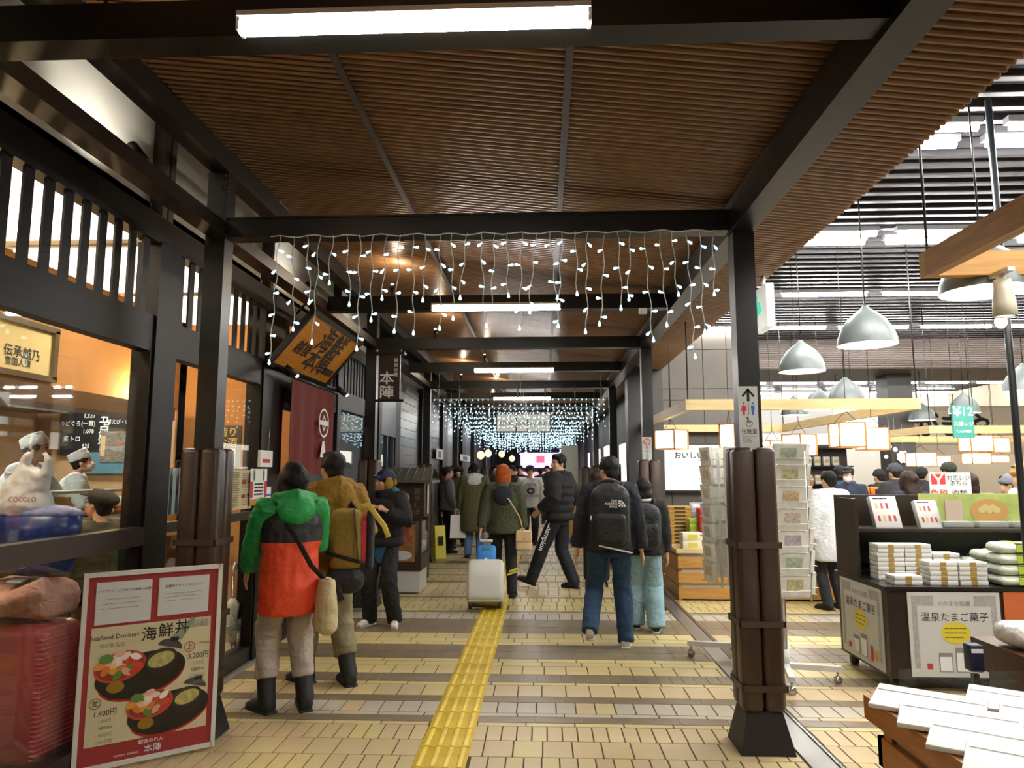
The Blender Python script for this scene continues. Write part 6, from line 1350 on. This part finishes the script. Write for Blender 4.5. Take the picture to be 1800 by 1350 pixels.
for (zz, xx) in ((.36, .14), (.32, .12)):
    b = B(); b.box((xx, -.2, zz), (.13, .006, .022), 0, Matrix.Rotation(-.35, 3, 'Y')); mk('leg_stripe', b, M('stripe_lime', 'd5cf4a', .6), p6)
t = worn(p6, 'cream_handbag', 'cream leather shoulder bag on a long strap beside the orange-haired person', 'bag')
b = B(); b.rbox((.27, -.1, .72), (.21, .1, .26), .03); mk('body', b, M('cream_leather', 'd9bd95', .45), t)
b = B(); b.box((.27, -.155, .77), (.19, .012, .12)); mk('flap', b, M('cream_leather_flap', 'cfb089', .45), t)
b = B(); strap(b, [U((-.1, -.15, 1.4)), U((.08, -.2, 1.25)), U((.22, -.17, 1.02)), Vector((.26, -.14, .84))], .009); mk('strap', b, M('cream_leather'), t)
b = B(); b.ell((.27, -.163, .74), (.012, .006, .012), 10, 6); mk('clasp', b, M('gold_metal', 'b8923e', .3, .9), t)
# ---- jeans man with black backpack
p7, j = person('person in a dark jacket, blue jeans and black branded backpack walking away', .62, 6.82, -4, 1.735, top='191b24', legs='24405f', hair='short', haircol='greyblack', shoes='dddad4', hem=.84, loose=1.16, legw=1.14,
    feet=[(-.19, -.2, .12, -4, 42), (.13, .0, 0, -8)], hands=[(-.31, .02, .81), (.29, .03, .83)], yaw=30, glasses=True, vox=.010, disp=.028)
U = j['U']; t = worn(p7, 'black_backpack', 'large black backpack with a white logo on the back of the person in blue jeans', 'backpack')
backpack(t, U, '17191c', .35, .56, .21, 1.16, -.25, ('15171a',))
text('logo', 'THE\nNORTH\nFACE', .03, PAPER, t, U((.06, -.41, 1.29)), (pi / 2, 0, 0), align='RIGHT', line=.85, bold=.02)

for ro in (.062, .042, .022):
    b = B(); vs = []
    for k in range(9): a = k * pi / 16; vs += [(ro * cos(a), 0, ro * sin(a)), ((ro - .013) * cos(a), 0, (ro - .013) * sin(a))]
    b.add(vs, [(2 * k, 2 * k + 2, 2 * k + 3, 2 * k + 1) for k in range(8)]); mk('logo_arc', b, PAPER, t, tuple(U((.07, -.405, 1.262)))) 
b = B(); b.box(U((.04, -.365, .9)), (.3, .01, .012), 0, Matrix.Rotation(.2, 3, 'Y')); mk('reflective_piping', b, PAPER, t)
b = B(); b.rbox(U((-.16, -.3, 1.16)), (.03, .02, .045), .006); mk('strap_clip', b, PAPER, t)
# ---- small woman in pale jeans
p8, j = person('small person in a black coat and loose pale blue jeans walking beside the jeans-wearer', 1.03, 7.5, -2, 1.53, top='17181a', legs='8fb2bd', hair='bob', haircol='black', shoes='2a2a2c', hem=.84, loose=1.15, legw=1.55, feet=[(-.1, .1, 0), (.11, -.06, 0)], vox=.011, hood=None)
U = j['U']; t = worn(p8, 'dark_backpack', 'dark green-black backpack with buckled straps on the small person in pale jeans', 'backpack')
backpack(t, U, '24282a', .3, .44, .18, 1.16, -.22, ('1d2123',))
b = B(); b.tube([U((0, -.01, 1.44)), U((0, -.01, 1.475))], [(.09, .095), (.088, .092)], 16, ref=(1, 0, 0)); soft('white_collar', b, cloth('d8d8d4', .8), p8, .01, 0, 1)
# ---- young man in black looking back
p9, j = person('tall person in a black puffer jacket and track trousers looking back over the shoulder', .22, 10.05, 62, 1.84, top='131416', legs='171a22', hair='short', haircol='black', shoes='18181a', hem=.86, loose=1.24, legw=1.18, puff=True, feet=[(-.1, .36, .02, 10, 18), (.12, -.14, 0, -8)], hands=[(-.3, .12, 1.0), (.3, .12, 1.0)], yaw=62, vox=.011)
n_ = Vector((-.93, -.36, 0)); x_ = Vector((-.05, .36, -.85)); x_ = (x_ - n_ * x_.dot(n_)).normalized(); m3 = Matrix((x_, n_.cross(x_), n_)).transposed()
text('trouser_lettering', 'Champion', .1, PAPER, p9, (-.215, .1, .72), m3.to_euler(), bold=.03)
# ---- companion behind, long dark hair, with dark case
p10, j = person('person with long dark hair and black coat behind the tall one in the puffer jacket', .82, 11.2, -5, 1.62, top='16161a', legs='151518', hair='long', haircol='brown', hem=.6, loose=1.1, long_hair=.12, vox=.018)
# ---- group on the restaurant side
p11, j = person('person in a grey jacket with red collar standing by the third padded post', -1.93, 14.35, -70, 1.69, top='6f6f72', legs='131316', hair='short', hem=.84, loose=1.1, vox=.016, hands=[(-.24, .06, .84), (.25, .12, .88)])
b = B(); b.tube([j['U']((0, -.01, 1.43)), j['U']((0, .0, 1.49))], [(.09, .095), (.086, .09)], 14, ref=(1, 0, 0)); soft('red_collar', b, cloth('b5202a'), p11, .016, 0, 1)
p12, j = person('smiling person in a black beret and brown quilted jacket facing the viewer', -1.86, 15.75, 172, 1.70, top='4a3b39', legs='17171a', hair='bob', hat='beret', hatcol='161618', hem=.82, loose=1.15, vox=.017)
p13, j = person('person in navy hugging a dark coat, half hidden behind the grey jacket', -2.03, 15.05, -120, 1.5, top='1b2230', legs='131316', hair='short', hem=.7, loose=1.2, vox=.018)
p14, j = person('person in a long olive coat with white hood and jeans seen from behind', -1.3, 13.5, 4, 1.76, top='565532', legs='5a7fa6', hair='short', hem=.47, loose=1.28, legw=1.1, hood=cloth('cfd3cf', .9), vox=.015)
t = worn(p14, 'white_paper_bag', 'plain white paper carrier held low by the person in the olive coat', 'bag')
b = B(); b.box((-.3, .02, .58), (.3, .12, .42), 0, taper=.92); mk('bag_body', b, PAPER, t)
b = B(); b.tube([(-.37, .02, .78), (-.33, .02, .92), (-.27, .02, .92), (-.23, .02, .78)], .006, 6); mk('handle', b, PAPER, t)
p15, j = person('person in a pale grey printed sweatshirt and black trousers walking toward the viewer', -.28, 15.2, 185, 1.72, top='b9b9b2', legs='141417', hair='short', hat='cap', hatcol='2a2422', hem=.84, loose=1.15, legw=1.05, feet=[(-.1, -.16, .06, 0, 20), (.12, .14, 0)], vox=.015, collar=False)
U = j['U']; b = B(); ringp(b, 0, 1.2, .085, .04, .183, 0, 20, .8); mk('chest_emblem', b, M('print_navy', '262632', .7), p15)
for zz, sx in ((1.31, 'TEXAS'), (1.08, 'COUNTRY')): text('chest_lettering', sx, .075, M('print_red', '9c3d42', .7), p15, U((0, .187, zz)), (pi / 2, 0, pi), bold=.02)
p16, j = person('person with dark hair and patterned dark jacket glancing over behind the orange hair', -1.13, 17.2, 175, 1.74, top='20211f', legs='151517', hair='short', hem=.8, loose=1.15, vox=.018)
FARP = [(-.78, 18.0, 160, 'brown puffer coat', '3a2a24', '17171a'), (-1.75, 18.6, 10, 'black parka', '18181c', '1a1a1e'), (-.62, 19.2, 170, 'plain dark zipped jacket', '2a2a2c', '141416'), (.12, 22.5, 178, 'dark grey blazer', '3f3f44', '141416'),
        (.42, 24.0, 5, 'teal jacket', '27525c', '17171a'), (-.1, 25.5, 8, 'black hooded coat', '141417', '141417'), (-.95, 24.5, 172, 'charcoal overcoat', '26262a', '141417'), (.75, 27.5, 175, 'pale blue anorak', '6f93a5', '1b1b1f')]
for (x, y, h, d, c, l) in FARP: person(f'distant person in a {d} far down the passage', x, y, h, 1.66 + (x * 7 % 1) * .14, top=c, legs=l, vox=.024, face=False, group='people far down the passage')
# ---- behind the restaurant window
WC = cloth('cfdde0', .8, .1); q = P(72, 800, Y=6.0)
c1_, j = person('chef in white coat and tall white hat bending over the counter', -4.72, 6.15, -75, 1.74, z0=.2, topmat=WC, legs='c8d2d4', hair='short', hat='chef', hatcol='cfe0e4', hem=.7, loose=1.16, lean=.3, nod=-32, hands=[(-.18, .5, .9), (.18, .5, .9)], vox=.014, collar=False)
c2_, j = person('chef in white with face mask looking down at the cutting board', -5.02, 7.35, -60, 1.62, z0=.2, topmat=WC, legs='c8d2d4', hair='short', hat='chef', hatcol='d9e6ea', hem=.7, loose=1.14, lean=.2, nod=-28, hands=[(-.18, .42, 1.02), (.18, .42, 1.02)], vox=.014, mask=True, collar=False)
s1, j = person('diner in a flat cap and olive pullover seated at the sushi counter', -3.5, 5.55, 80, 1.62, top='5c5440', legs='22222a', hair='short', hat='flatcap', hatcol='2d2a22', hem=.84, loose=1.1, z0=-.17, nod=-18, feet=[(-.13, .4, .24), (.13, .4, .24)], hands=[(-.2, .36, 1.27), (.2, .38, 1.28)], vox=.013, glasses=True, collar=False)
s2, j = person('diner in black behind the white carrier bag at the counter', -3.5, 4.75, 85, 1.62, top='141416', legs='1c1c20', hair='bob', hem=.84, z0=-.17, nod=-20, feet=[(-.13, .4, .24), (.13, .4, .24)], hands=[(-.2, .36, 1.27), (.2, .38, 1.28)], vox=.015)
for (xx, yy, w_) in ((-3.5, 5.52, 'under the flat-capped diner'), (-3.5, 4.72, 'under the diner in black')):
    t = thing('counter_stool', f'dark wooden counter stool {w_}', 'stool', (xx, yy, 0))
    b = B(); b.lathe([(0, .66), (.17, .66), (.18, .68), (.17, .7), (0, .7)], 20); mk('seat', b, DBR, t)
    for k in range(4):
        a = pi / 4 + k * pi / 2; b = B(); b.tube([(cos(a) * .12, sin(a) * .12, .66), (cos(a) * .19, sin(a) * .19, 0)], .018); mk('leg', b, DBR, t)
# ---- shoppers among the shelves
SH = [(1490, 10.85, 150, 1.66, 'navy cap, white face mask and navy jacket near the pink boxes', dict(top='1f2a3e', hat='cap', hatcol='1d222a', mask=True)),
      (1456, 8.7, 20, 1.6, 'loose white smock beside the stacked white boxes', dict(top='e3e6e8', loose=1.3, hem=.6)),
      (1476, 12.6, -30, 1.7, 'blue denim top reaching among the hanging lanterns', dict(top='33496e', hair='bob')),
      (1418, 10.85, 60, 1.55, 'bright pink staff jacket and white collar', dict(top='b81a52', haircol='light')),
      (1597, 8.6, 5, 1.6, 'long brown hair over a navy coat in front of the pink boxes', dict(top='1b2036', hair='long', haircol='brown', long_hair=.2)),
      (1573, 10.9, 10, 1.7, 'grey beanie', dict(top='2b2b30', hat='beanie', hatcol='3f3f44')), (1620, 12.8, -40, 1.66, 'dark hood up, behind the long brown hair', dict(top='26262b', hat='beanie', hatcol='2a2a2e')),
      (1668, 10.9, 15, 1.72, 'green knitted cap behind the yen sign', dict(top='4a4a3c', hat='beanie', hatcol='2c3328')), (1666, 8.95, 20, 1.56, 'fur-trimmed hood behind the yen sign', dict(top='8a7756', hat='beanie', hatcol='9a8660')),
      (1702, 8.2, -8, 1.58, 'khaki coat and dark bob beside the yen sign', dict(top='7a7250', hair='bob', haircol='brown', loose=1.25)),
      (1772, 8.6, 60, 1.55, 'grey knitted beanie and sage green coat', dict(top='7d8a76', hat='beanie', hatcol='6d7074', loose=1.25)),
      (1797, 7.6, 70, 1.66, 'white jacket and ochre cap at the picture edge', dict(top='cfd6d8', hat='beanie', hatcol='b0864a', loose=1.25)),
      (1545, 12.6, 20, 1.62, 'black knitted cap by the orange boxes', dict(top='1f1f22', hat='beanie', hatcol='1c1c1f'))]
for (px, yy, h, H_, d, kw) in SH:
    q = P(px, 830, Y=yy); person(f'shopper with {d}', q.x, yy, h, H_, legs='20222a', vox=.018 if yy < 9 else .022, face=kw.get('mask', False), group='shoppers among the shelves', **kw)
soft('padding', PINKB[1], cloth('dba392', .8, .2), PINKB[0], .012, .02, 3)
b = B(); b.tube([(-.02, 0, 0), (-.01, 0, .06), (.0, 0, .16), (.04, 0, .25)], [(.165, .09), (.17, .1), (.135, .07), (.1, .04)], 20, ref=(1, 0, 0))
for q in (-1, 1): b.tube([(.04 + q * .07, 0, .22), (.04 + q * .075, 0, .31), (.04 + q * .045, .0, .345)], [.03, .022, .015], 10)
soft('bag_body', b, M('carrier_white', 'dcd9d6', .5), CARR[0], .01, .03, 2)
text('lettering', 'COCOLO', .04, REDI, CARR[0], (.08, -.112, .09))
finish_soft()
